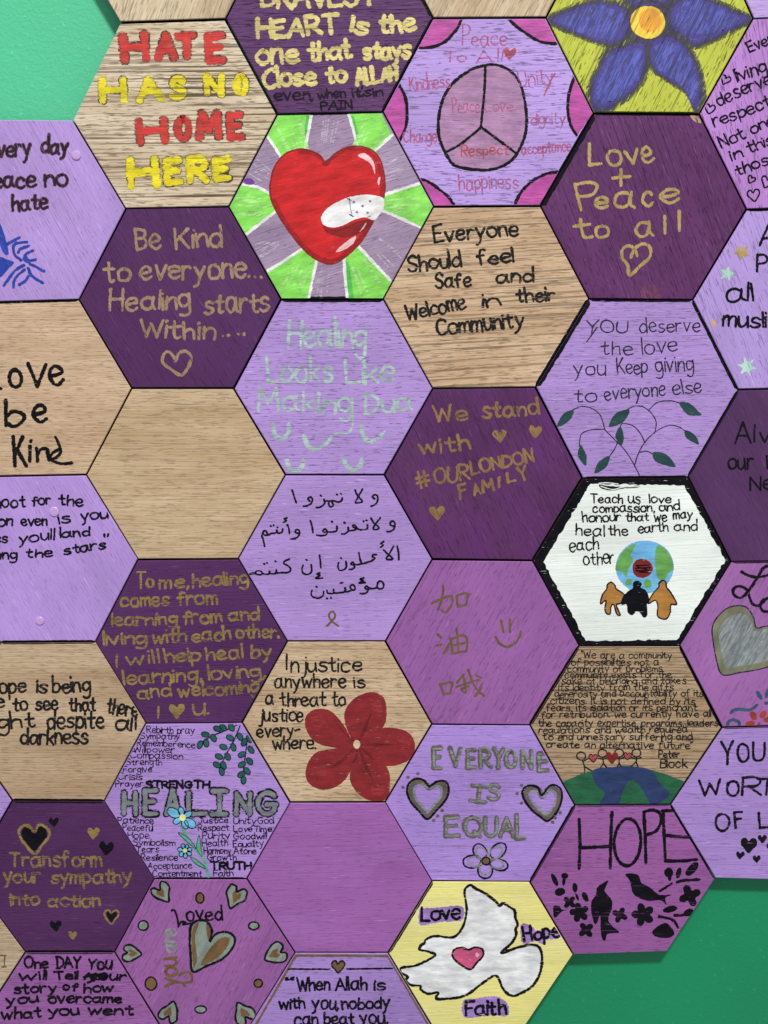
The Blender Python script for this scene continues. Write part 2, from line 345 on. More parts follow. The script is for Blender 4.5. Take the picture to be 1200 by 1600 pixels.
STROKED = {'lettering', 'outline', 'heart_drawing', 'curve_drawing', 'stem_drawing', 'leaf_drawing', 'smiley_drawing', 'ribbon_drawing', 'plus_sign', 'spokes', 'scribble', 'flower_drawing', 'stick_figure', 'limbs',
 'silver_glint', 'painted_rim', 'ruled_line', 'brush_streak', 'white_line', 'white_smear', 'leaf_painting', 'sprig_drawing', 'stitching', 'smudged_edge'}
class Tile:
    def __init__(s, c, r, mat, angle, label, bite=0.5, wide={}, group=None):
        s.name_i = len(tiles); tiles.append(s)
        s.angle = angle; s.seed = 1.0 + s.name_i * 1.37; s.bite = bite
        s.rng = random.Random(s.name_i * 77 + 5); s.k = 0; s.zoom = (0, 0, 1)
        vs = []
        for v in ('R', 'TR', 'TL', 'L', 'BL', 'BR'):
            q = lat(c, r, v)
            vs.append(SURVEY.get(key(q), (q[0] * S, q[1] * S)))
        cx = sum(v[0] for v in vs) / 6; cy = sum(v[1] for v in vs) / 6
        s.c = (cx, cy)
        # inset each edge by its gap: 0 upper right, 1 top, 2 upper left, 3 lower left, 4 bottom, 5 lower right
        poly = [(v[0] - cx, v[1] - cy) for v in vs]
        base = list(poly); ppx = S / 160.0
        for i in range(6):
            a, b = base[i], base[(i + 1) % 6]
            L = math.hypot(b[0] - a[0], b[1] - a[1]); n = (-(b[1] - a[1]) / L, (b[0] - a[0]) / L)
            g = (min(wide.get(i, GAP), GAP) + s.rng.uniform(-.5, .5)) * ppx
            tl = s.rng.uniform(-.5, .5) * ppx / L
            n2 = (n[0] - tl * n[1], n[1] + tl * n[0])
            poly = clip_half(poly, (a[0] + n[0] * g, a[1] + n[1] * g), n2)
        if len(poly) == 6:
            k0 = min(range(6), key=lambda k: (poly[k][0] - base[0][0]) ** 2 + (poly[k][1] - base[0][1]) ** 2)
            poly = poly[k0:] + poly[:k0]
        s.poly = poly
        root = bpy.data.objects.new('hexagonal_tile', None); C.objects.link(root)
        root.empty_display_size = 0.03
        s.dz = s.rng.uniform(-0.0007, 0.0007)
        root.location = (cx, -s.dz, cy)
        root['label'] = label; root['category'] = 'tile'
        root['group'] = group or 'wooden hexagonal tiles covering the wall'
        s.root = root
        m = mat(s)
        # front face with a small worn chamfer, burnt sides
        ch = 0.0005; N = len(poly)
        def inset(d):
            q = list(poly)
            for i in range(N):
                a, b = poly[i], poly[(i + 1) % N]; L = math.hypot(b[0] - a[0], b[1] - a[1])
                if L < 1e-6: continue
                n = (-(b[1] - a[1]) / L, (b[0] - a[0]) / L)
                q = clip_half(q, (a[0] + n[0] * d, a[1] + n[1] * d), n)
            return q
        q = inset(ch)
        if len(q) != N: q = [(x * 0.994, y * 0.994) for x, y in poly]
        verts = [(x, 0, y) for x, y in q] + [(x, ch, y) for x, y in poly] + [(x, DEPTH + 0.0010, y) for x, y in poly]
        faces = [tuple(range(N))]; fm = [0]
        for i in range(N):
            j = (i + 1) % N
            faces.append((i, N + i, N + j, j)); fm.append(0)
            faces.append((N + i, 2 * N + i, 2 * N + j, N + j)); fm.append(1)
        faces.append(tuple(reversed(range(2 * N, 3 * N)))); fm.append(1)
        fm = [1 if (c, r) == (2, 2) and 0 < i < len(fm) - 1 else k for i, k in enumerate(fm)]
        link_mesh('board', verts, faces, [m, EDGE], root, fm)
        for i, wpx in wide.items():        # an edge painted black, as a rim on the face of the board
            if wpx < 2.4 or len(poly) != 6: continue
            a, b = poly[i], poly[(i + 1) % 6]; L = math.hypot(b[0] - a[0], b[1] - a[1])
            d = ((b[0] - a[0]) / L, (b[1] - a[1]) / L); n = (-d[1], d[0]); wd = (wpx - GAP) * 1.15 * ppx
            nn = 30; V = []; Fc = []
            for k in range(nn + 1):
                e = L * k / nn; w2 = wd * (1 + s.rng.uniform(-.14, .14)); q = min(e, L - e); o_ = min(w2 * 0.55, q)
                V.append((a[0] + d[0] * e, -8e-6, a[1] + d[1] * e)); V.append((a[0] + d[0] * e + n[0] * min(w2, q * 1.7), -8e-6, a[1] + d[1] * e + n[1] * min(w2, q * 1.7)))
                if k: j = 2 * k; Fc.append((j - 2, j, j + 1, j - 1))
            s.part('black_rim', V, Fc, 'navy_black')
    # ---- coordinates
    def z(s, ox, oy, k): s.zoom = (ox, oy, k); return s
    def px(s, p): ox, oy, k = s.zoom; return (ox + p[0] / k, oy + p[1] / k)
    def loc(s, p): u = P(*p); return (u[0] - s.c[0], u[1] - s.c[1])
    def inside(s, poly):
        q = poly
        N = len(s.poly)
        for i in range(N):
            a, b = s.poly[i], s.poly[(i + 1) % N]; L = math.hypot(b[0] - a[0], b[1] - a[1])
            if L < 1e-6: continue
            n = (-(b[1] - a[1]) / L, (b[0] - a[0]) / L); d = 0.0003
            if q: q = clip_half(q, (a[0] + n[0] * d, a[1] + n[1] * d), n)
        return q
    def clamp(s, p):                       # keep a pen stroke on its own board
        x, y = p; N = len(s.poly)
        for i in range(N):
            a, b = s.poly[i], s.poly[(i + 1) % N]; L = math.hypot(b[0] - a[0], b[1] - a[1])
            if L < 1e-6: continue
            n = (-(b[1] - a[1]) / L, (b[0] - a[0]) / L)
            d = (x - a[0]) * n[0] + (y - a[1]) * n[1] - 0.0006
            if d < 0: x -= n[0] * d; y -= n[1] * d
        return (x, y)
    # ---- ribbons (photo pixels)
    def ribbon(s, V, Fc, pts, pen, taper=0.0):
        if len(pts) < 2: return
        s.k += 1; y0 = -(2.0e-5 + s.k * 5e-7)
        n = len(pts); hw = pen / 2.0 * 1.15; rows = []; ph = s.rng.uniform(0, 6.28); fq = s.rng.uniform(.5, 1.2); s.edge = getattr(s, 'edge', {})
        w_n = s.rng.uniform(-.08, .08)
        for i, p in enumerate(pts):
            a = pts[max(i - 1, 0)]; b = pts[min(i + 1, n - 1)]
            dx, dy = b[0] - a[0], b[1] - a[1]; L = math.hypot(dx, dy) or 1
            nx, ny = -dy / L, dx / L
            w_n = 0.75 * w_n + s.rng.uniform(-.075, .075)
            w = hw * (1 + w_n) * (1.02 - .12 * i / n + .07 * math.sin(ph + fq * i * .5))
            if taper: w *= 1 - taper * (i / (n - 1))
            rows.append(((p[0] + nx * w, p[1] + ny * w), p, (p[0] - nx * w, p[1] - ny * w), dx / L, dy / L, w))
        b0 = len(V)
        def add(p, up=0.0):
            q = s.clamp(s.loc(p)); V.append((q[0], y0 - up, q[1]) if up == 0 else (q[0], y0 - up, q[1], 0)); return len(V) - 1
        ids = []
        for r in rows: ids.append((add(r[0]), add(r[1], 2e-7), add(r[2])))
        for a, b in zip(ids, ids[1:]):
            Fc.append((a[0], a[1], b[1], b[0])); Fc.append((a[1], a[2], b[2], b[1]))
        for end, sg in ((0, -1), (n - 1, 1)):
            l, p, rr, dx, dy, w = rows[end]; m = []
            for t in range(1, 6):
                an = math.pi * t / 6
                nx, ny = -dy, dx
                m.append(add((p[0] + nx * w * math.cos(an) + sg * dx * w * math.sin(an), p[1] + ny * w * math.cos(an) + sg * dy * w * math.sin(an))))
            ring = [ids[end][0]] + m + [ids[end][2]]
            for a, b in zip(ring, ring[1:]): Fc.append((ids[end][1], a, b))
    def orient(s, V, Fc):
        out = []
        for f in Fc:
            ar = 0
            for i in range(len(f)):
                a, b = V[f[i]], V[f[(i + 1) % len(f)]]; ar += a[0] * b[2] - b[0] * a[2]
            out.append(f if ar > 0 else tuple(reversed(f)))
        return out
    def part(s, name, V, Fc, ink, parent=None, label=None):
        if not Fc: return None
        ed = [0.0 if len(v) == 4 or name not in STROKED else 1.0 for v in V]; V = [v[:3] for v in V]
        o = link_mesh(name, V, s.orient(V, Fc), [ink_material(ink, s)], parent or s.root)
        if any(ed):
            at = o.data.attributes.new('edge', 'FLOAT', 'POINT')
            for k, e in enumerate(ed): at.data[k].value = e
        if label: o['label'] = label
        return o
    # ---- writing
    def glyph_paths(s, text, x0, y0, x1, y1, h, xh=5.0, jit=1.0):
        a = s.px((x0, y0)); b = s.px((x1, y1)); hh = h / s.zoom[2]
        L = math.hypot(b[0] - a[0], b[1] - a[1]); d = ((b[0] - a[0]) / L, (b[1] - a[1]) / L); up = (d[1], -d[0])
        pos = 0.0; items = []; prev = None
        for ch in text:
            if ch == ' ': pos += 3.3; continue
            ss, lo, hi = GL[ch]
            items.append((ss, pos - lo)); pos += hi - lo + s.rng.uniform(0.9, 1.5)
            last = hi - lo
        total = max(items[-1][1] + max(p[0] for _, q in items[-1][0] for p in q), 0.8)
        sx = L / total if len(text) > 1 or total > 1.2 else hh / 8; sy = hh / 8.0
        if text in ('I', 'l', 'i', '.', ',') : sx = hh / 8
        paths = []
        for ss, off in items:
            ro = s.rng.uniform(-.07, .07) * jit; dy = s.rng.uniform(-.36, .36) * jit; sc = s.rng.uniform(.90, 1.08)
            wob = [(s.rng.uniform(-.22, .22) * jit, s.rng.uniform(-.22, .22) * jit) for _ in range(40)]
            i = 0
            for st, q in ss:
                pp = []
                for gx, gy in q:
                    if gy <= 5 and gy >= 0: gy2 = gy * xh / 5.0 if any(True for _ in (0,)) and s._low else gy
                    else: gy2 = gy
                    gx += wob[i % 40][0]; gy2 = gy2 * sc + wob[i % 40][1]; i += 1
                    X = (gx + off + ro * gy2) * sx; Y = (gy2 + dy - ro * gx) * sy
                    pp.append((a[0] + d[0] * X + up[0] * Y, a[1] + d[1] * X + up[1] * Y))
                paths.append((st, pp))
        return paths
    _low = True
    def line(s, words, ink, pen, name='lettering', under=None, label=None, jit=1.0, parent=None):
        """words: (text, x0, y0, x1, y1, cap height[, x height units]) in zoom pixels; pen in photo pixels"""
        allp = []
        for w in words:
            text = w[0]; xh = w[6] if len(w) > 6 else 5.0
            # a lower case letter is stretched to the x height of that hand; capitals keep their own proportions
            for ch_run in [text]:
                allp += s.word(ch_run, *w[1:6], xh, jit)
        made = []
        for nm, k, pn in ([('outline', under[0], under[1])] if under else []) + [(name, ink, pen)]:
            V, Fc = [], []
            for st, pp in allp:
                step = max(0.9, pn * 0.3)
                if st:
                    for a, b in zip(pp, pp[1:]):
                        s.ribbon(V, Fc, resample([a, ((a[0] + b[0]) / 2 + s.rng.uniform(-.3, .3), (a[1] + b[1]) / 2 + s.rng.uniform(-.3, .3)), b], step), pn)
                else: s.ribbon(V, Fc, catmull(pp, False, step), pn)
            made.append((nm, V, Fc, k))
        main = s.part(made[-1][0], made[-1][1], made[-1][2], made[-1][3], parent, label)
        if under: s.part('outline', made[0][1], made[0][2], made[0][3], main)
        return main
    def word(s, text, x0, y0, x1, y1, h, xh, jit):
        # remap lower case heights: done by temporarily scaling the glyph table entries
        saved = {}
        for ch in set(text):
            if ch.islower() and xh != 5.0:
                ss, lo, hi = GL[ch]; saved[ch] = GL[ch]
                f = lambda y: y * xh / 5.0 if 0 <= y <= 5.1 else (y if y < 0 else xh + (y - 5) * (8 - xh) / 3.0)
                GL[ch] = ([(st, [(px_, f(py_)) for px_, py_ in q]) for st, q in ss], lo, hi)
        s._low = False
        out = s.glyph_paths(text, x0, y0, x1, y1, h, 5.0, jit)
        GL.update(saved)
        return out
    # ---- drawing
    def draw(s, name, paths, ink, pen, straight=False, parent=None, taper=0.0, label=None, closed=False):
        if name in ('white_line', 'leaf_outline', 'petal_outline', 'brush_streak') and len(paths) > 1:
            made = [s.draw(name, [q], ink, pen, straight, parent, taper, label, closed) for q in paths]
            return made[0]
        V, Fc = [], []
        for q in paths:
            pp = [s.px(p) for p in q]; step = max(0.9, pen * 0.3)
            if name == 'outline' and pp is not None: pw = pen * 1.12
            else: pw = pen
            if straight:
                for a, b in zip(pp, pp[1:]): s.ribbon(V, Fc, resample([a, b], step), pw, taper)
            else:
                cc = catmull(pp, closed, step)
                if closed: cc.append(cc[0])
                s.ribbon(V, Fc, cc, pw, taper)
        return s.part(name, V, Fc, ink, parent, label)
    def fill(s, name, polys, ink, smooth=True, parent=None, label=None, rag=0.35, one=False):
        if len(polys) > 1 and not one:     # every painted piece is a part of its own
            made = [s.fill(name, [q], ink, smooth, parent, label, rag) for q in polys]
            return made[0]
        V, Fc = [], []
        for q in polys:
            pp = [s.px(p) for p in q]
            pp = catmull(pp, True, 2.0) if smooth else resample(pp + [pp[0]], 2.5)[:-1]
            pp = [(x + s.rng.uniform(-rag, rag), y + s.rng.uniform(-rag, rag)) for x, y in pp]
            lp = s.inside([s.loc(p) for p in pp])
            if len(lp) < 3: continue
            s.k += 3; y0 = -(2.0e-5 + s.k * 5e-7); b0 = len(V)
            V += [(x, y0, y, 0) for x, y in lp]
            for t in tessellate_polygon([[Vector((x, y, 0)) for x, y in lp]]): Fc.append(tuple(b0 + i for i in t))
        return s.part(name, V, Fc, ink, parent, label)
    def heart_pts(s, x, y, r, ang=0.0, wx=1.0):
        pts = [(0, -.45), (-.35, -.85), (-.75, -.85), (-1, -.5), (-.92, -.05), (-.55, .42), (0, .98), (.55, .42), (.92, -.05), (1, -.5), (.75, -.85), (.35, -.85)]
        ca, sa = math.cos(math.radians(ang)), math.sin(math.radians(ang)); out = []
        for a, b in pts:
            a *= wx; a += s.rng.uniform(-.06, .06); b += s.rng.uniform(-.06, .06)
            out.append((x + r * (a * ca - b * sa), y + r * (a * sa + b * ca)))
        return out
    def oval(s, x, y, rx, ry, ang=0, n=12, j=.04):
        ca, sa = math.cos(math.radians(ang)), math.sin(math.radians(ang)); out = []
        for i in range(n):
            t = 2 * math.pi * i / n; a = rx * math.cos(t) * (1 + s.rng.uniform(-j, j)); b = ry * math.sin(t) * (1 + s.rng.uniform(-j, j))
            out.append((x + a * ca - b * sa, y + a * sa + b * ca))
        return out
    def sheart(s, name, x, y, r, ink, ang=0, wx=1, outline=None, pen=2.0, parent=None, label=None):
        q = s.heart_pts(x, y, r, ang, wx); o = None
        # the notch stays sharp: two lobes that meet
        if ink: o = s.fill(name, [q], ink, parent=parent, label=label)
        if outline:
            o2 = s.draw('outline' if o else name, [q], outline, pen, closed=True, parent=o or parent, label=None if o else label)
            o = o or o2
        return o
    def disc(s, name, x, y, r, mat):
        cx, cy = s.loc(s.px((x, y))); rr = r / s.zoom[2] * S / 160
        V, Fc = [], []; n = 24; prof = [(1, 0), (1, .00055), (.86, .0009), (.45, .00105)]
        for f, hgt in prof:
            for i in range(n):
                t = 2 * math.pi * i / n; V.append((cx + rr * f * math.cos(t), -hgt - 1e-5, cy + rr * f * math.sin(t)))
        for k in range(len(prof) - 1):
            for i in range(n):
                j = (i + 1) % n; Fc.append((k * n + i, k * n + j, (k + 1) * n + j, (k + 1) * n + i))
        Fc.append(tuple((len(prof) - 1) * n + i for i in range(n)))
        o = link_mesh(name, V, Fc, [mat], s.root)
        return o

def vary(col, s, k):                       # no two boards were mixed or cut alike
    r = random.Random(s.name_i * 13 + 1); v = 1 + r.uniform(-k, k)
    return tuple(max(0, min(255, c * v * (1 + r.uniform(-k, k) * .3))) for c in col)
def wood(col=(206, 174, 128), contrast=0.35):
    return lambda s: wood_material('veneer', rgb(*vary(col, s, .035)), s.angle, s.seed, contrast)
def paint(col, groove=0.4, mottled=None, sheen=0.26):
    return lambda s: paint_material('brushed_paint', rgb(*vary(col, s, .03)), s.angle, s.seed, groove, rgb(*mottled) if mottled else None, sheen)
LAV = (173, 142, 211); MID = (155, 97, 165); DARK = (80, 37, 90)

# ------------------------------------------------------------------ the wall
def build_wall():
    def mat(name, col, seed):
        t = NT(name)
        tc = t.n('ShaderNodeTexCoord')
        n1 = t.noise(tc.outputs['Object'], 520, 4, 0.6); n2 = t.noise(tc.outputs['Object'], 6, 3, 0.5)
        n3 = t.noise(tc.outputs['Object'], 240, 2, 0.5)
        c = t.mix(t.ramp(n2, .3, .7), tuple(x * .93 for x in col[:3]) + (1,), tuple(min(1, x * 1.06) for x in col[:3]) + (1,))
        c = t.mix(t.math('MULTIPLY', t.ramp(n3, .68, .76), .45), c, tuple(min(1, x * 1.5 + .02) for x in col[:3]) + (1,))
        return t.done(t.principled(c, 0.48, 0.4, t.math('ADD', n1, t.math('MULTIPLY', n3, 0.8)), 0.45, 0.0008))
    y = DEPTH
    A, B_ = 1.6, 1.5
    # two painted fields; their seam runs behind the tiles
    V = [(-A, y, B_), (-0.02, y, B_), (-0.05, y, -0.10), (-A, y, -0.30), (A, y, B_), (A, y, -B_), (-A, y, -B_)]
    F = [(0, 3, 2, 1), (1, 2, 5, 4), (2, 3, 6), (2, 6, 5)]
    o = link_mesh('wall', V, F, [mat('mint_wall_paint', rgb(84, 200, 152), 1), mat('green_wall_paint', rgb(15, 138, 92), 2)], None, [0, 1, 1, 1])
    o['kind'] = 'structure'; o['label'] = 'painted wall behind the tiles, pale mint at upper left and deep green at lower right'; o['category'] = 'wall'
build_wall()
CAP = NT('lilac_cap'); CAP = CAP.done(CAP.principled(rgb(196, 160, 214), 0.35, 0.5))

# ================================================================== the tiles, column by column
# ---- column at far left (slivers)
t = Tile(-3, 3.5, paint(LAV), 0, 'lavender painted tile at the left edge, cut to a sliver beside the small hearts tile')
t = Tile(-3, 4.5, wood((196, 177, 147), .35), 0, 'bare wood tile with a thin brown T, cut off at the left edge')
t.z(0, 1470, 5); t.draw('lettering', [[(2, 118), (46, 115)], [(36, 116), (33, 205)], [(14, 206), (50, 204)]], 'olive', 2.2, True)

# ---- second column from the left
t = Tile(-2, 0, paint(LAV, .3), 117, 'lavender tile about peace every day with a blue leafy plant drawn below the words')
t.z(0, 170, 5.16)
for w in ([('every', -95, 392, 245, 380, 130, 5.2), ('day', 335, 352, 545, 358, 135, 4.4)], [('peace', -140, 640, 285, 635, 128), ('no', 368, 622, 545, 610, 140)], [('hate', 102, 825, 385, 802, 128)]):
    t.line(w, 'grey_black', 3.2, under=('maroon_under', 5.6))
t.draw('leaf_drawing', [[(60, 1090), (155, 1038)], [(215, 1075), (130, 1085), (105, 1120), (120, 1180), (170, 1220)], [(232, 1105), (165, 1130), (145, 1160)], [(262, 1145), (210, 1170), (192, 1210), (225, 1240)],
  [(285, 1216), (235, 1222), (200, 1180)], [(240, 1250), (300, 1280), (352, 1310)], [(225, 1285), (260, 1350), (345, 1405)], [(190, 1262), (120, 1305), (70, 1370), (30, 1425)],
  [(195, 1298), (140, 1345), (112, 1390), (108, 1440)], [(228, 1350), (200, 1390), (155, 1418)]], 'marker_blue', 4.6)
t.fill('leaf_drawing', [[(-20, 1195), (60, 1215), (112, 1242), (65, 1290), (0, 1360), (-40, 1300)], [(-10, 920), (25, 985), (60, 1110), (68, 1172), (28, 1165), (-12, 1060)]], 'marker_blue')
t.disc('screw_cap', 615, 375, 37, CAP)
t = Tile(-2, 1, wood((202, 179, 149), .3), 0, 'bare wood tile with thick black words love be kind', .35, {1: 3})
t.z(0, 400, 3)
t.line([('L', -45, 620, 5, 622, 100), ('o', 40, 608, 100, 606, 130), ('v', 130, 615, 213, 608, 165), ('e', 240, 603, 300, 598, 130)], 'black', 6)
t.line([('b', 30, 795, 115, 792, 115, 4.6), ('e', 160, 780, 215, 776, 112)], 'black', 6)
t.line([('K', 72, 990, 122, 985, 138), ('i', 142, 968, 152, 968, 115), ('n', 172, 962, 228, 958, 95)], 'black', 6)
t.draw('lettering', [[(282, 905), (248, 922), (234, 950), (262, 946), (284, 918), (276, 885), (260, 848)], [(236, 955), (285, 974), (336, 970)]], 'black', 5)
t = Tile(-2, 2, paint(LAV, .25), 118, 'lavender tile with slanting black quote about landing among the stars and two round caps', .25, {4: 3})
t.z(0, 740, 5.455)
t.line([('Shoot', -115, 300, 215, 282, 100), ('for', 275, 275, 430, 262, 82), ('the', 505, 270, 705, 275, 88)], 'black', 3.3)
t.line([('moon', -190, 452, 105, 444, 88), ('even', 180, 442, 398, 440, 84), ('is', 505, 425, 598, 415, 84), ('you', 695, 402, 915, 380, 88)], 'black', 3.3)
t.line([('miss', -130, 597, 60, 588, 80), ('youll', 165, 592, 462, 560, 82), ('land', 515, 550, 765, 532, 78, 4.4)], 'black', 3.3)
t.line([('among', -220, 737, 140, 727, 80), ('the', 220, 716, 445, 706, 70), ('stars', 548, 692, 900, 640, 76), ('”', 898, 605, 940, 600, 80)], 'black', 3.3)
t.disc('screw_cap', 460, 325, 44, CAP); t.disc('screw_cap', 337, 1255, 40, CAP)
t = Tile(-2, 3, wood((200, 177, 147), .3), 0, 'bare wood tile with heavy black words about seeing light despite darkness', .35, {1: 3, 4: 3})
t.z(0, 800, 3)
t.line([('Hope', -55, 850, 120, 846, 68), ('is', 170, 846, 218, 846, 64), ('being', 248, 850, 420, 838, 78, 4.4)], 'faded_black', 4.0)
t.line([('able', -120, 922, 20, 918, 66), ('to', 62, 932, 128, 930, 62), ('see', 168, 930, 270, 926, 62, 5.4), ('that', 325, 935, 445, 932, 62), ('there', 500, 945, 640, 958, 70)], 'faded_black', 4.0)
t.line([('light', -45, 1022, 165, 1006, 80, 4.0), ('despite', 220, 1014, 485, 1010, 84, 4.4), ('all', 540, 1022, 635, 1022, 56, 6)], 'faded_black', 4.0)
t.line([('darkness', 98, 1088, 410, 1086, 74, 5)], 'faded_black', 4.0)
t = Tile(-2, 4, paint(DARK, .3), 0, 'dark purple tile of gold words about sympathy among small black and gold hearts', .5, {1: 4, 4: 3.5})
t.z(0, 1240, 4.8)
t.line([('Transform', 70, 545, 760, 548, 108)], 'worn_gold', 3.8)
t.line([('your', 30, 668, 300, 662, 100, 5.4), ('sympathy', 385, 672, 985, 664, 100)], 'worn_gold', 3.8)
t.line([('into', 80, 835, 295, 838, 95), ('action', 360, 843, 750, 848, 95)], 'worn_gold', 3.8)
h = t.sheart('heart_drawing', 255, 335, 98, 'navy_black', outline=None, label='large black heart ringed in gold')
t.draw('outline', [t.heart_pts(255, 338, 112)], 'olive_gold', 4, closed=True, parent=h)
t.sheart('heart_drawing', 403, 215, 38, 'navy_black', -6); t.sheart('heart_drawing', 797, 410, 56, 'navy_black', 6); t.sheart('heart_drawing', 418, 992, 44, 'navy_black', -4)
t.sheart('heart_drawing', 700, 296, 46, 'olive_gold', 0, 1.0); h = t.sheart('heart_drawing', 835, 922, 40, 'navy_black', 4)
t.draw('outline', [t.heart_pts(835, 922, 54)], 'olive_gold', 2.6, closed=True, parent=h)
t.sheart('heart_drawing', 545, 1062, 34, 'olive_gold')
t = Tile(-2, 5, paint(MID, .5), 0, 'mid purple tile at the lower left with bold black lines about telling your story', .6, {1: 3})
t.z(0, 1470, 5)
t.line([('One', 195, 212, 375, 212, 84), ('DAY', 445, 215, 630, 205, 84), ('You', 690, 212, 870, 222, 78, 6)], 'navy_black', 3.8)
t.line([('will', 150, 306, 365, 300, 66), ('Tell', 425, 300, 605, 298, 62), ('your', 690, 300, 985, 306, 66, 5.4)], 'navy_black', 3.8)
t.draw('scribble', [[(655, 282), (720, 275), (800, 268), (830, 285), (760, 300), (700, 268), (760, 262), (828, 300), (770, 282), (835, 275)], [(660, 300), (690, 260), (730, 312), (760, 262)]], 'navy_black', 3.6)
t.line([('story', 115, 412, 435, 402, 76), ('of', 495, 385, 605, 390, 66), ('how', 660, 402, 880, 396, 66)], 'navy_black', 3.8)
t.line([('you', 55, 498, 300, 476, 66), ('overcame', 380, 482, 950, 482, 66, 5.6)], 'navy_black', 3.8)
t.line([('what', 14, 606, 325, 596, 76), ('you', 385, 582, 620, 575, 62, 6), ('went', 690, 572, 1040, 578, 66, 5.6)], 'navy_black', 3.8)

# ---- third column
t = Tile(-1, -1.5, wood((204, 187, 159), .5), 68, 'bare wood tile cut by the top edge with slanting grain above the anti hate tile', .5)
t = Tile(-1, -.5, wood((214, 200, 174), .9), 0, 'bare striped wood tile with red and yellow block letters against hate', .85)
t.z(0, 0, 1)
t.line([('H', 195, 94, 229, 92, 38), ('A', 247, 91, 272, 91, 37), ('T', 281, 89, 304, 88, 36), ('E', 326, 94, 348, 93, 41)], 'red_block', 12, under=('pencil', 14.4), jit=.5, label='red block lettering')
t.line([('H', 161, 157, 194, 157, 33), ('A', 218, 156, 251, 152, 34), ('S', 269, 153, 286, 152, 33), ('N', 323, 147, 346, 147, 27), ('O', 370, 145, 384, 145, 25)], 'yellow_block', 11, under=('pencil', 13.2), jit=.5, label='yellow block lettering')
t.line([('H', 219, 222, 258, 219, 33), ('O', 278, 217, 295, 217, 29), ('M', 312, 213, 342, 213, 34), ('E', 360, 214, 377, 213, 35)], 'red_block', 11.5, under=('pencil', 13.8), jit=.5, label='red block lettering')
t.line([('H', 204, 290, 244, 287, 40), ('E', 262, 285, 281, 284, 33), ('R', 297, 282, 322, 281, 32), ('E', 338, 278, 357, 277, 29)], 'yellow_block', 12, under=('pencil', 13.8), jit=.5, label='yellow block lettering')
t = Tile(-1, .5, paint((80, 38, 91), .3), 118, 'dark purple tile with gold handwriting about being kind above an outlined gold heart', .4)
t.line([('Be', 213, 391, 251, 389, 32), ('Kind', 275, 389, 347, 385, 33)], 'dull_gold', 4.8)
t.line([('to', 163, 440, 203, 438, 33), ('everyone', 220, 437, 384, 433, 30, 5.4), ('.', 389, 433, 391, 433, 20), ('.', 398, 433, 400, 433, 20), ('.', 408, 433, 410, 433, 20)], 'dull_gold', 4.8)
t.line([('Healing', 172, 484, 297, 482, 31), ('starts', 320, 489, 420, 486, 32, 5)], 'dull_gold', 4.8)
t.line([('Within', 220, 527, 335, 530, 28, 5), ('.', 348, 525, 350, 525, 20), ('.', 357, 525, 359, 525, 20), ('.', 372, 522, 374, 522, 20), ('.', 381, 522, 383, 522, 20)], 'dull_gold', 4.8)
t.z(0, 400, 3)
t.draw('heart_drawing', [[(822, 492), (840, 455), (872, 447), (895, 475), (885, 515), (850, 558), (800, 530), (764, 500), (765, 465), (790, 448), (822, 485)]], 'dull_gold', 5)
t = Tile(-1, 1.5, wood((200, 175, 143), .2), 0, 'blank bare wood tile with fine level grain and nothing written on it', .3)
t = Tile(-1, 2.5, paint(DARK, .35), 0, 'dark purple tile filled with eight lines of dull gold writing about healing and learning', .55)
t.z(150, 870, 3.871)
for w in ([('To', 248, 185, 350, 182, 92), ('me,', 385, 186, 560, 182, 72, 5.6), ('healing', 590, 182, 920, 160, 80)],
          [('comes', 150, 298, 440, 292, 84), ('from', 495, 292, 735, 282, 78)],
          [('learning', 100, 416, 490, 402, 72), ('from', 530, 406, 760, 392, 82), ('and', 805, 386, 985, 376, 84, 4.4)],
          [('living', 50, 536, 305, 520, 80), ('with', 345, 522, 545, 508, 86, 4.6), ('each', 585, 512, 815, 496, 80, 5), ('other.', 850, 492, 1105, 486, 76)],
          [('I', 128, 662, 140, 662, 74), ('will', 190, 652, 380, 636, 78, 4.6), ('help', 425, 636, 635, 622, 76), ('heal', 675, 622, 890, 610, 80), ('by', 940, 610, 1065, 606, 74)],
          [('learning,', 175, 770, 640, 745, 84), ('loving,', 685, 742, 1025, 722, 80)],
          [('and', 255, 856, 455, 842, 72), ('welcoming', 500, 842, 985, 818, 76)]):
    t.line(w, 'olive_gold', 3.9)
t.line([('I', 378, 970, 390, 970, 68), ('u.', 590, 950, 680, 946, 78, 6)], 'olive_gold', 3.9); t.sheart('heart_drawing', 490, 930, 48, 'olive_gold')
t = Tile(-1, 3.5, paint((168, 136, 208), .35), 0, 'lavender tile of many small black words, large silver capitals, blue flowers and green sprigs', .45, {4: 3})
t.z(150, 1120, 3.871)
small = [('Rebirth pray', 310, 96, 595, 100, 45), ('Sympathy', 270, 130, 505, 134, 42), ('Rememberence', 250, 172, 600, 187, 42), ('Willpower', 230, 212, 475, 215, 42), ('Compassion', 210, 248, 525, 254, 44), ('Strength', 185, 290, 400, 292, 44), ('Forgive', 165, 332, 340, 334, 42), ('Crisis', 135, 378, 280, 380, 42), ('Prayer', 120, 420, 285, 422, 42),
 ('Patience', 135, 642, 350, 644, 44), ('Peaceful', 165, 686, 345, 690, 44), ('Hope', 195, 732, 325, 732, 44), ('Symbolism', 225, 776, 480, 776, 42), ('Tears', 245, 816, 380, 816, 42), ('Resilience', 275, 866, 495, 866, 42), ('Acceptance', 315, 916, 580, 916, 42), ('Contentment', 345, 964, 640, 962, 42)]
for w in small: t.line([w[:5] + (w[5] * .9,)], 'navy_black', 1.55)
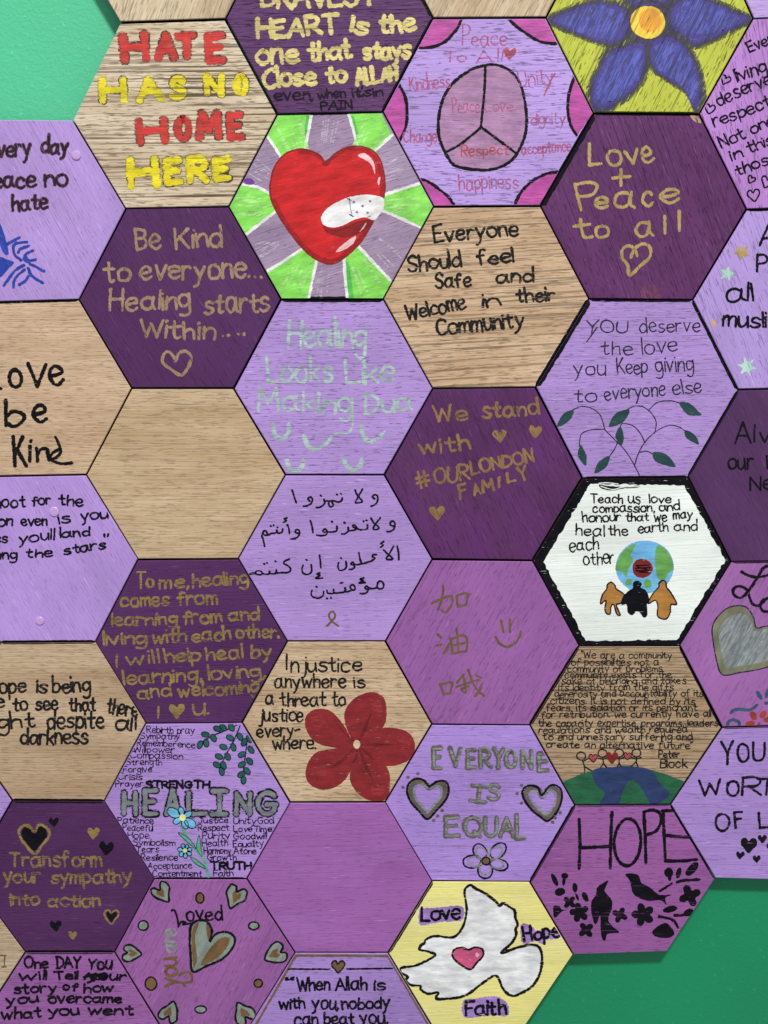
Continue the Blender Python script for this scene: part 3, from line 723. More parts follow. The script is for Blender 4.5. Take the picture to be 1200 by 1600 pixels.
for ws in ([('Justice', 620, 642, 800, 640, 40), ('Unity', 832, 646, 970, 644, 44), ('God', 980, 646, 1075, 644, 44)], [('Respect', 620, 688, 805, 686, 44), ('Love', 835, 692, 945, 692, 40), ('Time', 955, 692, 1065, 692, 40)],
           [('Purity', 645, 736, 810, 734, 44), ('Goodwill', 835, 738, 1030, 736, 44)], [('Health', 645, 780, 800, 778, 44), ('Equality', 832, 785, 1015, 782, 44)], [('Harmony', 655, 826, 815, 826, 42), ('Atone', 835, 826, 970, 826, 40)],
           [('Growth', 675, 866, 850, 864, 40)], [('Faith', 712, 962, 830, 960, 42)]):
    t.line([w[:5] + (w[5] * .9,) for w in ws], 'navy_black', 1.55)
t.line([('STRENGTH', 304, 428, 686, 428, 42)], 'navy_black', 3.6, jit=.5, label='heavy black capitals')
t.line([('TRUTH', 694, 920, 940, 920, 42)], 'navy_black', 3.6, jit=.5, label='heavy black capitals')
t.line([('H', 170, 585, 240, 585, 134), ('E', 298, 585, 366, 585, 134), ('A', 428, 585, 500, 585, 134), ('L', 560, 585, 665, 585, 134), ('|', 706, 585, 788, 585, 134), ('N', 850, 585, 930, 585, 134), ('G', 980, 585, 1090, 585, 140)],
       'silver', 7.0, under=('navy_black', 11.4), jit=.25, label='large silver capitals outlined in black')
for stem, leaves in (([(872, 52), (835, 140), (785, 230), (745, 325)], [(812, 125, 30), (872, 118, 60), (772, 180, 20), (832, 182, 70), (745, 238, 20), (797, 238, 60), (732, 288, 30), (772, 292, 70), (762, 328, 80)]),
                     ([(852, 48), (765, 88), (685, 122), (618, 175)], [(735, 70, 20), (820, 62, 60), (662, 104, 10), (712, 126, 60), (630, 166, 110), (668, 156, 80), (770, 62, 40)]),
                     ([(918, 108), (908, 200), (897, 290), (886, 385)], [(897, 152, 120), (938, 196, 50), (883, 226, 150), (930, 266, 50), (884, 286, 150), (915, 326, 50), (880, 346, 150), (893, 380, 90), (928, 132, 60)])):
    sp = t.draw('sprig_drawing', [stem], 'navy_black', 1.8)
    t.fill('leaf', [t.oval(x, y, 25, 16, a) for x, y, a in leaves], 'leaf_green', parent=sp)
    t.draw('leaf_outline', [t.oval(x, y, 25, 16, a, 12, .02) for x, y, a in leaves], 'navy_black', 1.1, closed=True, parent=sp)
fl = t.draw('flower_drawing', [[(518, 640), (545, 720), (600, 790), (652, 860), (682, 970)]], 'stem_green', 4.6)
t.fill('leaf', [[(498, 698), (560, 730), (605, 795), (550, 752)], [(625, 715), (637, 790), (642, 842), (610, 790)], [(572, 846), (620, 870), (665, 915), (606, 888)]], 'stem_green', parent=fl)
t.draw('leaf_outline', [[(498, 698), (560, 730), (605, 795), (550, 752)], [(625, 715), (637, 790), (642, 842), (610, 790)], [(572, 846), (620, 870), (665, 915), (606, 888)]], 'navy_black', .9, closed=True, parent=fl)
for cx, cy, r, tips in ((525, 607, 20, [(437, 560), (512, 546), (578, 575), (600, 662), (547, 672), (472, 638)]), (540, 806, 13, [(497, 797), (523, 768), (556, 772), (580, 798), (575, 832), (543, 850), (508, 838)])):
    pet = [t.oval((cx + tx) / 2 + (tx - cx) * .12, (cy + ty) / 2 + (ty - cy) * .12, math.hypot(tx - cx, ty - cy) * .42, math.hypot(tx - cx, ty - cy) * .24 + 3, math.degrees(math.atan2(ty - cy, tx - cx))) for tx, ty in tips]
    p = t.fill('petal', pet, 'sky_blue', parent=fl); t.draw('petal_outline', pet, 'navy_black', 1.3, closed=True, parent=fl)
    t.fill('flower_centre', [t.oval(cx, cy, r, r)], 'pale_yellow', parent=fl)
t = Tile(-1, 4.5, paint(MID, .35), 62, 'mid purple tile with silver and bronze hearts and dots round one large leaning heart', .4, {0: 1.2})
t.z(180, 1360, 4.286)
t.draw('lettering', [[(380, 268), (398, 266), (414, 310), (425, 376)], [(425, 374), (442, 344), (474, 347), (452, 362), (512, 352)]], 'black', 3.4)
t.line([('oved', 480, 340, 718, 326, 105, 4.5)], 'black', 3.4)
t.line([('you', 415, 772, 412, 585, 136)], 'bronze', 4.4, label='bronze lettering running up the tile'); t.draw('lettering', [[(430, 700), (480, 680), (512, 700), (508, 745), (462, 750)]], 'bronze', 4.2)
t.line([('are', 404, 548, 412, 392, 112)], 'silver_green', 3.8, label='pale silver lettering running up the tile')
big = [(637, 472), (648, 400), (612, 340), (555, 335), (510, 365), (500, 440), (505, 560), (520, 675), (610, 640), (720, 590), (790, 510), (800, 450), (760, 415), (700, 415), (660, 440)]
h = t.fill('heart_drawing', [big], 'silver_green', label='large silver and bronze heart')
t.fill('bronze_streak', [[(575, 635), (618, 545), (690, 465), (748, 445), (766, 472), (722, 550), (645, 608)], [(524, 645), (512, 450), (526, 375), (562, 350), (535, 450), (548, 590)], [(610, 350), (640, 400), (628, 468), (615, 430)]], 'bronze', parent=h)
t.draw('outline', [big], 'black', 3.6, closed=True, parent=h)
for x, y, r, a, k in ((318, 152, 72, -38, 0), (803, 178, 82, 24, 1), (112, 553, 66, -84, 1), (1072, 560, 82, 66, 0), (366, 948, 74, -158, 0), (858, 952, 80, 148, 1)):
    q = t.heart_pts(x, y, r, a, .85); h = t.fill('heart_drawing', [q], 'silver_green')
    t.fill('bronze_streak', [t.heart_pts(x + (6 if k else -8), y, r * .5, a, .7)], 'bronze', parent=h); t.draw('outline', [q], 'black', 2.9, closed=True, parent=h)
for x, y, rx, ry, k in ((567, 183, 27, 34, 1), (188, 368, 33, 32, 0), (928, 370, 35, 26, 0), (240, 757, 38, 44, 1), (958, 755, 28, 27, 1), (573, 930, 38, 24, 0)):
    q = t.oval(x, y, rx, ry); h = t.fill('dot_drawing', [q], 'bronze' if k else 'silver_green'); t.draw('outline', [q], 'black', 2.3, closed=True, parent=h)

# ---- centre column
t = Tile(0, -1, paint((87, 48, 97), .75), 0, 'dark purple tile with thick cream lettering about the heart and a black last line', .8, {0: 4, 5: 3, 4: 2.5})
t.z(380, 0, 4)
t.line([('BRAVEST', 122, 48, 830, 30, 130)], 'cream_gold', 7)
t.line([('HEART', 92, 236, 600, 208, 110), ('is', 675, 198, 775, 208, 100), ('the', 855, 206, 1075, 196, 108)], 'cream_gold', 7)
t.line([('one', 90, 405, 345, 385, 128), ('that', 410, 378, 675, 364, 120, 4.6), ('stays', 755, 372, 1045, 362, 112, 5)], 'cream_gold', 6.6)
t.line([('Close', 132, 550, 455, 525, 118, 4.6), ('to', 522, 520, 645, 514, 100), ('ALL', 714, 530, 850, 514, 98), ('AH', 868, 510, 962, 500, 78)], 'cream_gold', 6.6)
t.line([('even,', 195, 628, 435, 625, 66, 5.4), ('when', 470, 622, 640, 608, 60), ("it's", 690, 610, 800, 602, 62), ('in', 815, 604, 875, 600, 52)], 'ghost_black', 3.2, label='faint black lettering')
t.line([('PA|N', 490, 688, 680, 680, 50), ('"', 730, 655, 752, 653, 60)], 'ghost_black', 3.2, label='faint black lettering'); 
t = Tile(0, 0, paint((152, 128, 160), .35, (176, 156, 184)), 15, 'green and mauve sunburst tile with a big red heart wearing a white bandage', .3, {4: 4, 1: 2.5})
t.z(350, 170, 3.636)
sect = [[(300, 30), (494, 30), (478, 130), (455, 250), (330, 285), (236, 145)], [(705, 25), (890, 20), (955, 148), (850, 262), (758, 250)], [(100, 425), (270, 485), (300, 575), (118, 722), (15, 575)],
        [(890, 495), (1120, 420), (1200, 550), (1125, 680), (890, 575)], [(450, 785), (530, 850), (505, 960), (482, 1090), (318, 1090), (234, 930)], [(680, 845), (760, 775), (865, 890), (962, 990), (905, 1090), (705, 1090)]]
t.fill('green_ray', sect, 'green', smooth=False)
t.fill('green_shade', [[(468, 40), (488, 36), (470, 150), (452, 170)], [(716, 40), (738, 40), (768, 160), (752, 180)], [(690, 860), (712, 880), (740, 1080), (705, 1080)]], 'deep_lime', smooth=False)
t.draw('white_line', [[(496, 30), (478, 140), (456, 235)], [(236, 145), (280, 205), (322, 272)], [(706, 25), (735, 120), (758, 220)], [(956, 148), (905, 195), (850, 240)], [(100, 428), (190, 445), (262, 482)], [(116, 722), (200, 655), (300, 580)],
   [(905, 490), (1010, 455), (1122, 420)], [(895, 575), (1010, 625), (1126, 678)], [(232, 928), (330, 870), (455, 788)], [(528, 855), (505, 960), (480, 1086)], [(682, 848), (688, 960), (702, 1086)], [(758, 775), (865, 890), (962, 992)]], 'white', 4.6)
hx, hy = 580, 560
for q, k in [(q, 'pale_green') for q in sect]:
    mx = sum(p[0] for p in q) / len(q); my = sum(p[1] for p in q) / len(q); an = math.atan2(my - hy, mx - hx)
    t.draw('brush_streak', [[(hx + r0 * math.cos(a_), hy + r0 * math.sin(a_)), (hx + r1 * math.cos(a_ + .02), hy + r1 * math.sin(a_ + .02))] for a_, r0, r1 in [(an + t.rng.uniform(-.15, .15), t.rng.uniform(340, 400), t.rng.uniform(430, 560)) for _ in range(7)]], k, 3.4)
for an in (-1.57, 1.57, -.5, .62, 3.6, 2.55):
    t.draw('brush_streak', [[(hx + r0 * math.cos(a_), hy + r0 * math.sin(a_)), (hx + r1 * math.cos(a_ + .03), hy + r1 * math.sin(a_ + .03))] for a_, r0, r1 in [(an + t.rng.uniform(-.13, .13), t.rng.uniform(330, 420), t.rng.uniform(450, 520)) for _ in range(7)]], 'pale_mauve', 2.6)
t.fill('violet_smear', [[(115, 400), (150, 395), (175, 420), (150, 432), (118, 425)]], 'violet')
hz = [(578, 305), (545, 265), (490, 238), (420, 230), (345, 258), (288, 330), (262, 430), (270, 520), (320, 620), (400, 735), (480, 825), (560, 872), (625, 878), (700, 832), (780, 752), (850, 635), (902, 520), (914, 420), (892, 300), (840, 235), (760, 212), (680, 225), (615, 268)]
h = t.fill('heart_painting', [hz], 'red', label='large red heart')
t.draw('outline', [hz], 'dark_red', 2.4, closed=True, parent=h)
inner = lambda f: [(585 + (x - 585) * f, 530 + (y - 530) * f) for x, y in hz]
for f_, k_ in ((.95, 'deep_red'),):
    w_ = inner(f_); i0 = t.rng.randrange(8); w_ = (w_ + w_)[i0:i0 + 20]
    t.draw('brush_streak', [w_], k_, 5.5, parent=h)
t.fill('dark_stroke', [[(560, 640), (600, 680), (690, 668), (760, 640), (830, 630), (850, 640), (800, 690), (700, 730), (610, 715), (570, 690)], [(560, 310), (590, 285), (640, 262), (580, 320)]], 'dark_red', parent=h)
t.fill('highlight', [[(760, 265), (800, 253), (850, 300), (857, 372), (835, 315), (795, 285)], [(876, 395), (888, 388), (880, 432), (872, 420)], [(638, 805), (695, 755), (748, 722), (736, 762), (690, 797), (642, 814)], [(770, 700), (808, 645), (800, 670)]], 'highlight', parent=h)
bz = [(556, 605), (600, 555), (700, 505), (790, 488), (860, 492), (906, 510), (908, 560), (882, 602), (852, 634), (800, 616), (740, 630), (680, 660), (620, 674), (572, 662), (553, 635)]
b = t.fill('bandage_painting', [bz], 'white', label='white sticking plaster painted across the heart')
t.draw('stitching', [[(712, 505), (718, 560), (728, 612)]], 'mauve_grey', 1.4, parent=b); t.draw('stitching', [[(700, 510), (722, 520)], [(712, 600), (735, 612)]], 'black', 1.5, parent=b)
t.fill('hole', [t.oval(x, y, 8, 7) for x, y in ((738, 530), (787, 552), (830, 525), (755, 587), (815, 590))], 'mauve_grey', parent=b)
t = Tile(0, 1, paint(LAV, .6), 0, 'lavender tile with broken pale mint handwriting about dua and five small smile curves', .75, {1: 3.5})
t.z(350, 400, 3)
t.line([('Healing', 302, 430, 665, 428, 130, 4.6)], 'mint', 5)
t.line([('Looks', 205, 588, 510, 585, 112), ('Like', 575, 602, 800, 588, 115)], 'mint', 5)
t.line([('Making', 160, 722, 600, 738, 98), ('Dua', 660, 736, 880, 718, 90)], 'mint', 5); t.draw('lettering', [[(600, 700), (604, 790), (580, 828), (515, 834)]], 'mint', 3.6)
for q in ([(230, 790), (240, 840), (275, 855), (300, 830), (305, 792)], [(375, 845), (395, 890), (430, 905), (480, 880), (502, 848)], [(645, 795), (655, 850), (690, 870), (725, 850), (752, 825)], [(295, 960), (310, 1000), (335, 1010), (365, 990), (370, 960)], [(560, 955), (580, 990), (605, 1005), (640, 980), (645, 955)]):
    t.draw('curve_drawing', [q], 'mint', 7)
t = Tile(0, 2, paint(LAV, .3), 0, 'lavender tile with four lines of black Arabic script and a tiny gold ribbon', .35)
t.z(370, 740, 3.871)
ar = [
 [[(832, 152), (820, 140), (834, 128), (850, 136), (852, 162), (838, 186), (812, 198)], [(715, 100), (730, 132), (758, 165), (752, 174), (718, 175), (735, 140), (760, 95)],
  [(638, 148), (633, 165), (615, 173), (598, 170), (570, 164), (555, 180), (566, 202), (582, 192), (572, 170), (545, 166), (530, 172)], [(528, 158), (530, 182), (505, 203), (480, 206)],
  [(442, 168), (430, 152), (445, 142), (457, 155), (450, 180), (425, 195), (402, 198)], [(335, 102), (350, 150), (360, 178)], [(604, 126), (608, 128)], [(628, 122), (632, 124)], [(506, 132), (512, 138)]],
 [[(950, 318), (932, 314), (928, 296), (944, 288), (957, 304), (950, 335), (930, 350), (908, 352)], [(812, 270), (830, 300), (858, 325), (850, 338), (825, 335), (840, 305), (868, 268)],
  [(790, 312), (788, 335), (760, 341), (735, 337), (712, 312), (700, 320), (722, 336), (690, 346), (674, 344)], [(674, 325), (672, 350), (652, 365), (635, 366)],
  [(605, 320), (603, 345), (580, 353), (552, 352), (535, 336), (520, 346), (532, 357), (547, 350), (540, 370), (510, 376), (482, 372)], [(445, 285), (455, 320), (460, 358)],
  [(372, 362), (356, 358), (356, 343), (370, 340), (379, 352), (375, 375), (355, 392), (325, 396)], [(305, 310), (315, 335), (318, 362)], [(302, 268), (286, 274), (298, 284), (282, 295)],
  [(278, 335), (272, 355), (247, 359), (241, 340), (238, 358), (210, 363), (190, 370), (174, 346), (158, 352), (166, 372), (188, 372)], [(162, 352), (152, 376), (160, 402), (168, 440)],
  [(764, 288), (768, 290)], [(783, 282), (787, 284)], [(649, 296), (654, 300)], [(574, 290), (578, 293)], [(245, 325), (248, 327)], [(204, 317), (207, 319)], [(221, 312), (224, 314)]],
 [[(970, 440), (978, 480), (980, 522)], [(888, 462), (915, 490), (942, 512), (935, 520), (905, 516), (920, 490), (948, 440)], [(888, 412), (870, 424), (886, 432), (870, 446)],
  [(845, 490), (825, 492), (820, 504), (836, 512), (812, 530), (785, 538), (758, 545), (746, 520), (738, 478)], [(758, 545), (735, 552), (714, 550), (700, 536), (690, 548), (708, 556), (714, 562), (700, 578), (680, 580)],
  [(660, 533), (662, 565), (645, 583), (620, 584), (611, 562), (616, 538)], [(629, 512), (633, 514)], [(500, 495), (505, 530), (508, 570)], [(502, 602), (484, 608), (502, 616), (476, 634), (520, 632)],
  [(450, 553), (452, 590), (435, 608), (405, 606), (394, 582), (400, 555)], [(420, 521), (424, 524)],
  [(318, 518), (290, 530), (286, 545), (312, 560), (326, 580), (310, 598), (270, 600), (242, 601), (238, 580), (235, 603), (200, 606), (198, 588), (194, 607), (160, 608), (145, 590), (120, 590), (112, 604), (140, 613), (160, 604)], [(116, 604), (95, 604), (75, 610)],
  [(232, 530), (236, 533)], [(164, 546), (168, 548)], [(181, 540), (185, 542)]],
 [[(852, 662), (866, 650), (886, 664), (886, 690), (862, 698), (848, 682), (856, 660)], [(850, 690), (820, 696), (798, 692), (784, 680), (775, 690), (788, 701), (797, 696), (786, 720), (760, 728), (745, 725)], [(768, 632), (746, 640), (766, 650), (738, 662), (776, 660)],
  [(712, 682), (700, 672), (685, 686), (700, 706), (716, 696), (710, 678)], [(692, 708), (660, 716), (655, 690), (650, 716), (620, 721), (590, 722), (585, 700), (582, 724), (560, 726), (548, 722), (545, 706)],
  [(525, 713), (520, 740), (495, 753), (460, 746), (449, 726), (455, 708)], [(480, 684), (485, 688)], [(640, 660), (626, 663)], [(543, 755), (547, 756)], [(568, 752), (572, 753)]]]
for ln in ar: t.draw('lettering', ln, 'black', 3.1)
t.draw('ribbon_drawing', [[(545, 922), (572, 895), (594, 865), (586, 838), (568, 838), (557, 862), (577, 895), (613, 922)]], 'olive', 3.2, label='tiny gold awareness ribbon')
t = Tile(0, 3, wood((202, 179, 149), .62), 0, 'bare wood tile with black words on injustice beside a five petalled red flower', .5, {4: 1.3})
t.z(350, 800, 3)
t.line([('I', 292, 740, 296, 740, 70), ('njustice', 316, 748, 645, 748, 76, 4.6)], 'faded_black', 3.3)
t.line([('anywhere', 240, 825, 570, 822, 66), ('is', 612, 826, 660, 824, 58)], 'faded_black', 3.3)
t.line([('a', 195, 900, 230, 900, 62), ('threat', 265, 912, 475, 908, 64), ('to', 510, 912, 570, 908, 66)], 'faded_black', 3.3)
t.line([('justice', 165, 982, 370, 982, 62)], 'faded_black', 3.3); t.line([('every-', 155, 1056, 355, 1046, 60)], 'faded_black', 3.3); t.line([('where.', 230, 1112, 430, 1108, 60)], 'faded_black', 3.3)
pet = [[(612, 1085), (570, 1000), (568, 930), (618, 870), (690, 845), (745, 868), (762, 930), (745, 1010), (640, 1085)], [(635, 1085), (710, 1022), (800, 1014), (870, 1040), (896, 1100), (870, 1160), (800, 1190), (720, 1182), (640, 1105)],
 [(610, 1090), (560, 1000), (500, 935), (430, 925), (384, 960), (385, 1020), (430, 1080), (520, 1106), (610, 1100)], [(615, 1098), (520, 1110), (430, 1130), (385, 1200), (390, 1262), (440, 1299), (510, 1296), (572, 1250), (622, 1150)], [(630, 1100), (602, 1190), (590, 1260), (640, 1332), (710, 1358), (765, 1342), (778, 1270), (770, 1210), (730, 1168), (650, 1110)]]
fl = t.fill('flower_painting', [t.oval(622, 1090, 40, 40)], 'flower_red', label='five petalled red flower')
for q in pet: t.fill('petal', [q], 'flower_red', parent=fl)
t.fill('crease', [[(618, 1085), (565, 1030), (520, 985), (570, 1050)], [(630, 1078), (655, 1010), (690, 940), (668, 1020)], [(640, 1092), (720, 1085), (800, 1092), (720, 1100)], [(612, 1104), (560, 1150), (500, 1200), (555, 1175)], [(634, 1108), (668, 1180), (700, 1260), (655, 1190)],
   [(585, 1010), (600, 1050), (615, 1080), (600, 1070)], [(600, 1180), (615, 1140), (622, 1105), (628, 1150)], [(700, 1165), (660, 1130), (640, 1105), (680, 1130)]], 'flower_crease', parent=fl)
t.fill('sheen', [[(680, 870), (735, 890), (735, 960), (690, 920)], [(820, 1040), (870, 1075), (860, 1120), (810, 1090)], [(400, 960), (450, 950), (480, 1000), (420, 1010)], [(410, 1210), (460, 1180), (480, 1230), (430, 1260)], [(690, 1290), (740, 1270), (750, 1320), (700, 1330)]], 'flower_sheen', parent=fl)
t.fill('flower_centre', [t.oval(622, 1090, 16, 20)], 'tan', parent=fl)
t = Tile(0, 4, paint((156, 98, 172), .25, (163, 107, 180)), 0, 'blank mid purple painted tile with level brush marks', .3, {1: 1.3, 0: 1.5})
t = Tile(0, 5, paint((168, 136, 208), .4), 0, 'lavender tile at the bottom edge with a bronze painted rim and a quote about Allah', .5)
t.z(350, 1200, 3)
t.draw('painted_rim', [[(338, 880), (766, 882)], [(334, 884), (60, 1360)], [(771, 886), (1060, 1380)]], 'bronze', 3.6, True)
t.draw('ruled_line', [[(302, 943), (495, 944)], [(575, 943), (790, 940)]], 'navy_black', 2.8, True); h = t.sheart('heart_drawing', 535, 932, 30, 'olive', outline='navy_black', pen=2.2)
t.line([('“', 290, 1045, 325, 1043, 56), ('When', 345, 1046, 495, 1042, 58), ('Allah', 525, 1042, 670, 1040, 58), ('is', 705, 1042, 755, 1042, 54)], 'navy_black', 3.6)
t.line([('with', 260, 1132, 380, 1126, 52, 5.4), ('you,', 415, 1130, 535, 1130, 54, 5.6), ('nobody', 555, 1130, 775, 1126, 56, 5)], 'navy_black', 3.6)
t.line([('can', 330, 1206, 440, 1202, 54, 5.6), ('beat', 470, 1202, 610, 1198, 54), ('you,', 640, 1200, 765, 1200, 56, 5.6)], 'navy_black', 3.6)

# ---- fifth column
t = Tile(1, -1.5, wood((204, 187, 159), .45), 63, 'bare wood tile cut to a thin strip above the peace sign tile')
t = Tile(1, -.5, paint((178, 150, 218), .6), 0, 'lavender tile with a black peace sign, magenta corners and faint red pencil words', .7, {5: 2.5})
t.z(600, 20, 3.636)
cor = [[(285, 25), (437, 30), (425, 75), (395, 115), (345, 165), (275, 193), (195, 200)], [(698, 20), (905, 15), (985, 178), (930, 172), (870, 155), (810, 118), (750, 75)], [(-5, 555), (88, 405), (118, 470), (130, 545), (128, 625), (112, 680), (82, 735)],
       [(1083, 365), (1195, 555), (1095, 700), (1062, 640), (1045, 560), (1048, 480), (1062, 420)], [(205, 945), (250, 958), (310, 1000), (365, 1045), (402, 1100), (285, 1105)], [(742, 1100), (755, 1060), (790, 1005), (850, 950), (920, 915), (995, 902), (890, 1105)]]
arcs = [[(438, 36), (425, 75), (395, 115), (345, 165), (275, 193), (202, 199)], [(700, 26), (750, 75), (810, 118), (870, 155), (930, 172), (980, 174)], [(85, 410), (118, 470), (130, 545), (128, 625), (112, 680), (86, 728)], [(1080, 372), (1062, 420), (1048, 480), (1045, 560), (1062, 640), (1094, 694)],
        [(212, 948), (250, 958), (310, 1000), (365, 1045), (400, 1094)], [(745, 1094), (755, 1060), (790, 1005), (850, 950), (920, 915), (988, 904)]]
for q, a in zip(cor, arcs):
    c_ = t.fill('corner_painting', [q], 'magenta', smooth=False); t.draw('outline', [a], 'black', 4.4, parent=c_)
ring = [(612, 294), (520, 312), (430, 365), (360, 440), (320, 540), (308, 650), (320, 730), (360, 815), (400, 865), (480, 886), (580, 893), (670, 872), (740, 822), (790, 730), (810, 640), (805, 530), (780, 420), (740, 350), (680, 308)]
pz = t.fill('peace_sign', [ring], 'mauve', label='black ringed peace sign filled in dull mauve')
t.draw('outline', [ring], 'black', 4.4, closed=True, parent=pz)
t.draw('spokes', [[(576, 302), (570, 450), (550, 652)], [(552, 650), (440, 742), (345, 795)], [(556, 652), (650, 722), (750, 797)]], 'black', 4.2, parent=pz)
t.line([('Peace', 448, 186, 700, 178, 120, 3.4)], 'red_pencil', 2.3); t.line([('To', 340, 276, 470, 276, 56), ('All', 528, 280, 670, 276, 70)], 'red_pencil', 2.3); t.sheart('heart_drawing', 715, 232, 38, 'brick', 6, .9)
t.line([('Kindness', 150, 445, 378, 420, 90, 4.4)], 'red_pencil', 2.3); t.line([('Unity', 770, 420, 965, 395, 84)], 'red_pencil', 2.1); t.draw('lettering', [[(972, 345), (940, 400), (910, 470)]], 'brick', 2.4)
t.line([('Peace', 392, 570, 545, 562, 84, 4.2), ('Love', 578, 562, 732, 556, 62)], 'red_pencil', 1.8); t.line([('Change', 112, 736, 300, 732, 66)], 'red_pencil', 2.4); t.line([('dignity', 838, 634, 1028, 628, 66)], 'red_pencil', 2.3)
t.line([('acceptance', 785, 806, 1065, 782, 62)], 'red_pencil', 2.4); t.line([('Respect', 440, 812, 708, 802, 60)], 'brick', 2.4); t.line([('happiness', 430, 1006, 762, 992, 82)], 'red_pencil', 2.3)
t = Tile(1, .5, wood((204, 179, 147), .72), 3, 'bare wood tile with black marker words about feeling safe and welcome', .6, {5: 3.5})
t.z(600, 310, 3.636)
for w in ([('Everyone', 288, 250, 762, 212, 96, 4.6)], [('Should', 138, 420, 438, 382, 92, 4.8), ('feel', 532, 380, 738, 360, 80)], [('Safe', 292, 512, 495, 500, 82), ('and', 638, 476, 846, 472, 88, 4.2)],
          [('Welcome', 132, 692, 465, 626, 84, 5.2), ('in', 565, 618, 660, 608, 78, 4.6), ('their', 755, 592, 970, 576, 78, 4.8)], [('Community', 302, 776, 792, 728, 86, 5.4)]):
    t.line(w, 'faded_black', 4.2)
t = Tile(1, 1.5, paint((88, 42, 93), .35, (98, 44, 112)), 115, 'dark purple tile with gold hashtag writing and three small solid gold hearts', .4, {5: 2.5})
t.z(600, 600, 3.636)
t.line([('We', 290, 212, 470, 200, 80), ('stand', 562, 196, 880, 172, 86, 5.2)], 'brown_gold', 4.4)
t.line([('with', 204, 400, 490, 370, 86)], 'brown_gold', 4.4); t.line([('#', 195, 592, 270, 578, 96), ('OUR', 288, 565, 488, 545, 84), ('LONDON', 502, 512, 850, 440, 70)], 'brown_gold', 4.2)
t.line([('F', 436, 652, 475, 645, 80), ('A', 515, 632, 548, 626, 62), ('M', 565, 615, 625, 600, 60), ('I', 655, 588, 658, 588, 56), ('L', 708, 558, 745, 550, 52), ('Y', 782, 552, 822, 540, 70)], 'brown_gold', 4.4)
t.sheart('heart_drawing', 657, 295, 40, 'brown_gold', -4); t.sheart('heart_drawing', 860, 270, 38, 'brown_gold', 3); t.sheart('heart_drawing', 302, 733, 44, 'brown_gold', -3, label='lone gold heart below the words')
t = Tile(1, 2.5, paint((155, 98, 168), .35), 62, 'mid purple tile with three olive Chinese characters and a smiley', .4, {5: 3})
t.z(600, 870, 3.871)
t.draw('lettering', [[(290, 282), (330, 262), (400, 236), (413, 260), (405, 302), (372, 336), (350, 325)], [(356, 175), (358, 212), (346, 270), (325, 322)], [(440, 236), (443, 285), (458, 302)], [(440, 236), (480, 222), (506, 226), (502, 265), (496, 292)], [(448, 300), (498, 290)]], 'olive', 3.7)
t.draw('lettering', [[(325, 470), (346, 490)], [(320, 537), (346, 531)], [(360, 586), (374, 560), (396, 524)], [(400, 492), (410, 540), (413, 586)], [(400, 502), (468, 476), (499, 490), (502, 540), (496, 575)], [(440, 435), (445, 500), (451, 576)], [(415, 536), (490, 520)], [(413, 586), (495, 570)]], 'olive', 3.7)
t.draw('lettering', [[(338, 770), (350, 800), (361, 832)], [(340, 775), (390, 760), (413, 765), (406, 800), (400, 826)], [(361, 832), (405, 825)], [(482, 712), (440, 762)], [(438, 787), (500, 766), (572, 744)], [(482, 728), (491, 780), (495, 822), (474, 812)], [(468, 800), (510, 782)], [(510, 685), (530, 742), (560, 800), (606, 842)], [(550, 842), (574, 812), (592, 770)], [(556, 716), (590, 732)]], 'olive', 3.7)
t.draw('smiley_drawing', [[(709, 385), (722, 455)], [(761, 378), (762, 455)], [(675, 485), (700, 525), (745, 545), (790, 525), (815, 490), (828, 450)]], 'olive', 3.9)
t = Tile(1, 3.5, paint((167, 135, 208), .3), 0, 'lavender tile with silvery brown capitals on equality, two outlined hearts and a small daisy', .4, {5: 3})
t.z(600, 1130, 3.871)
L1 = [('E', 300, 272, 345, 272, 115), ('V', 400, 258, 465, 258, 100), ('E', 505, 270, 550, 270, 112), ('R', 585, 270, 645, 266, 112), ('Y', 665, 268, 720, 268, 108), ('O', 738, 268, 795, 268, 108), ('N', 835, 272, 890, 272, 108), ('E', 935, 288, 990, 288, 104)]
L2 = [('|', 522, 470, 612, 478, 100), ('S', 632, 462, 694, 462, 90)]
L3 = [('E', 374, 684, 450, 684, 112), ('Q', 488, 682, 585, 682, 112), ('U', 612, 682, 680, 682, 108), ('A', 702, 684, 780, 684, 110), ('L', 800, 695, 850, 695, 132)]
for L in (L1, L2, L3): t.line(L, 'silver_brown', 7.4, jit=.4); t.line([(a, b + 3, c - 3, d + 3, e - 3, f) for a, b, c, d, e, f in L], 'glint', 3.6, name='silver_glint', jit=.4)
for q, c0 in (([(275, 380), (240, 345), (190, 335), (150, 365), (140, 420), (165, 480), (215, 535), (262, 580), (320, 525), (375, 460), (392, 400), (375, 355), (325, 350)], (265, 440)), ([(955, 435), (930, 390), (880, 375), (840, 405), (845, 455), (890, 520), (945, 565), (990, 592), (1040, 545), (1070, 480), (1075, 415), (1045, 378), (1000, 380)], (968, 470))):
    k = lambda f: [(c0[0] + (x - c0[0]) * f, c0[1] + (y - c0[1]) * f) for x, y in q]
    h = t.draw('heart_drawing', [k(.84)], 'silver_brown', 8, closed=True, label='outlined heart'); t.draw('silver_glint', [k(.66)], 'glint', 4, closed=True, parent=h); t.draw('outline', [q], 'navy_black', 3.2, closed=True, parent=h)
t.fill('dot_drawing', [t.oval(x, y, 11, 10) for x, y in ((145, 327), (205, 305), (115, 388), (352, 528), (325, 562), (300, 588), (832, 375), (805, 425), (832, 483), (1065, 540), (1035, 572), (1020, 598))], 'silver_brown')
pet = [t.oval(580, 775, 48, 38, 55), t.oval(690, 772, 56, 38, -42), t.oval(532, 836, 54, 38, -8), t.oval(696, 856, 54, 34, 12), t.oval(613, 892, 46, 44, 90)]
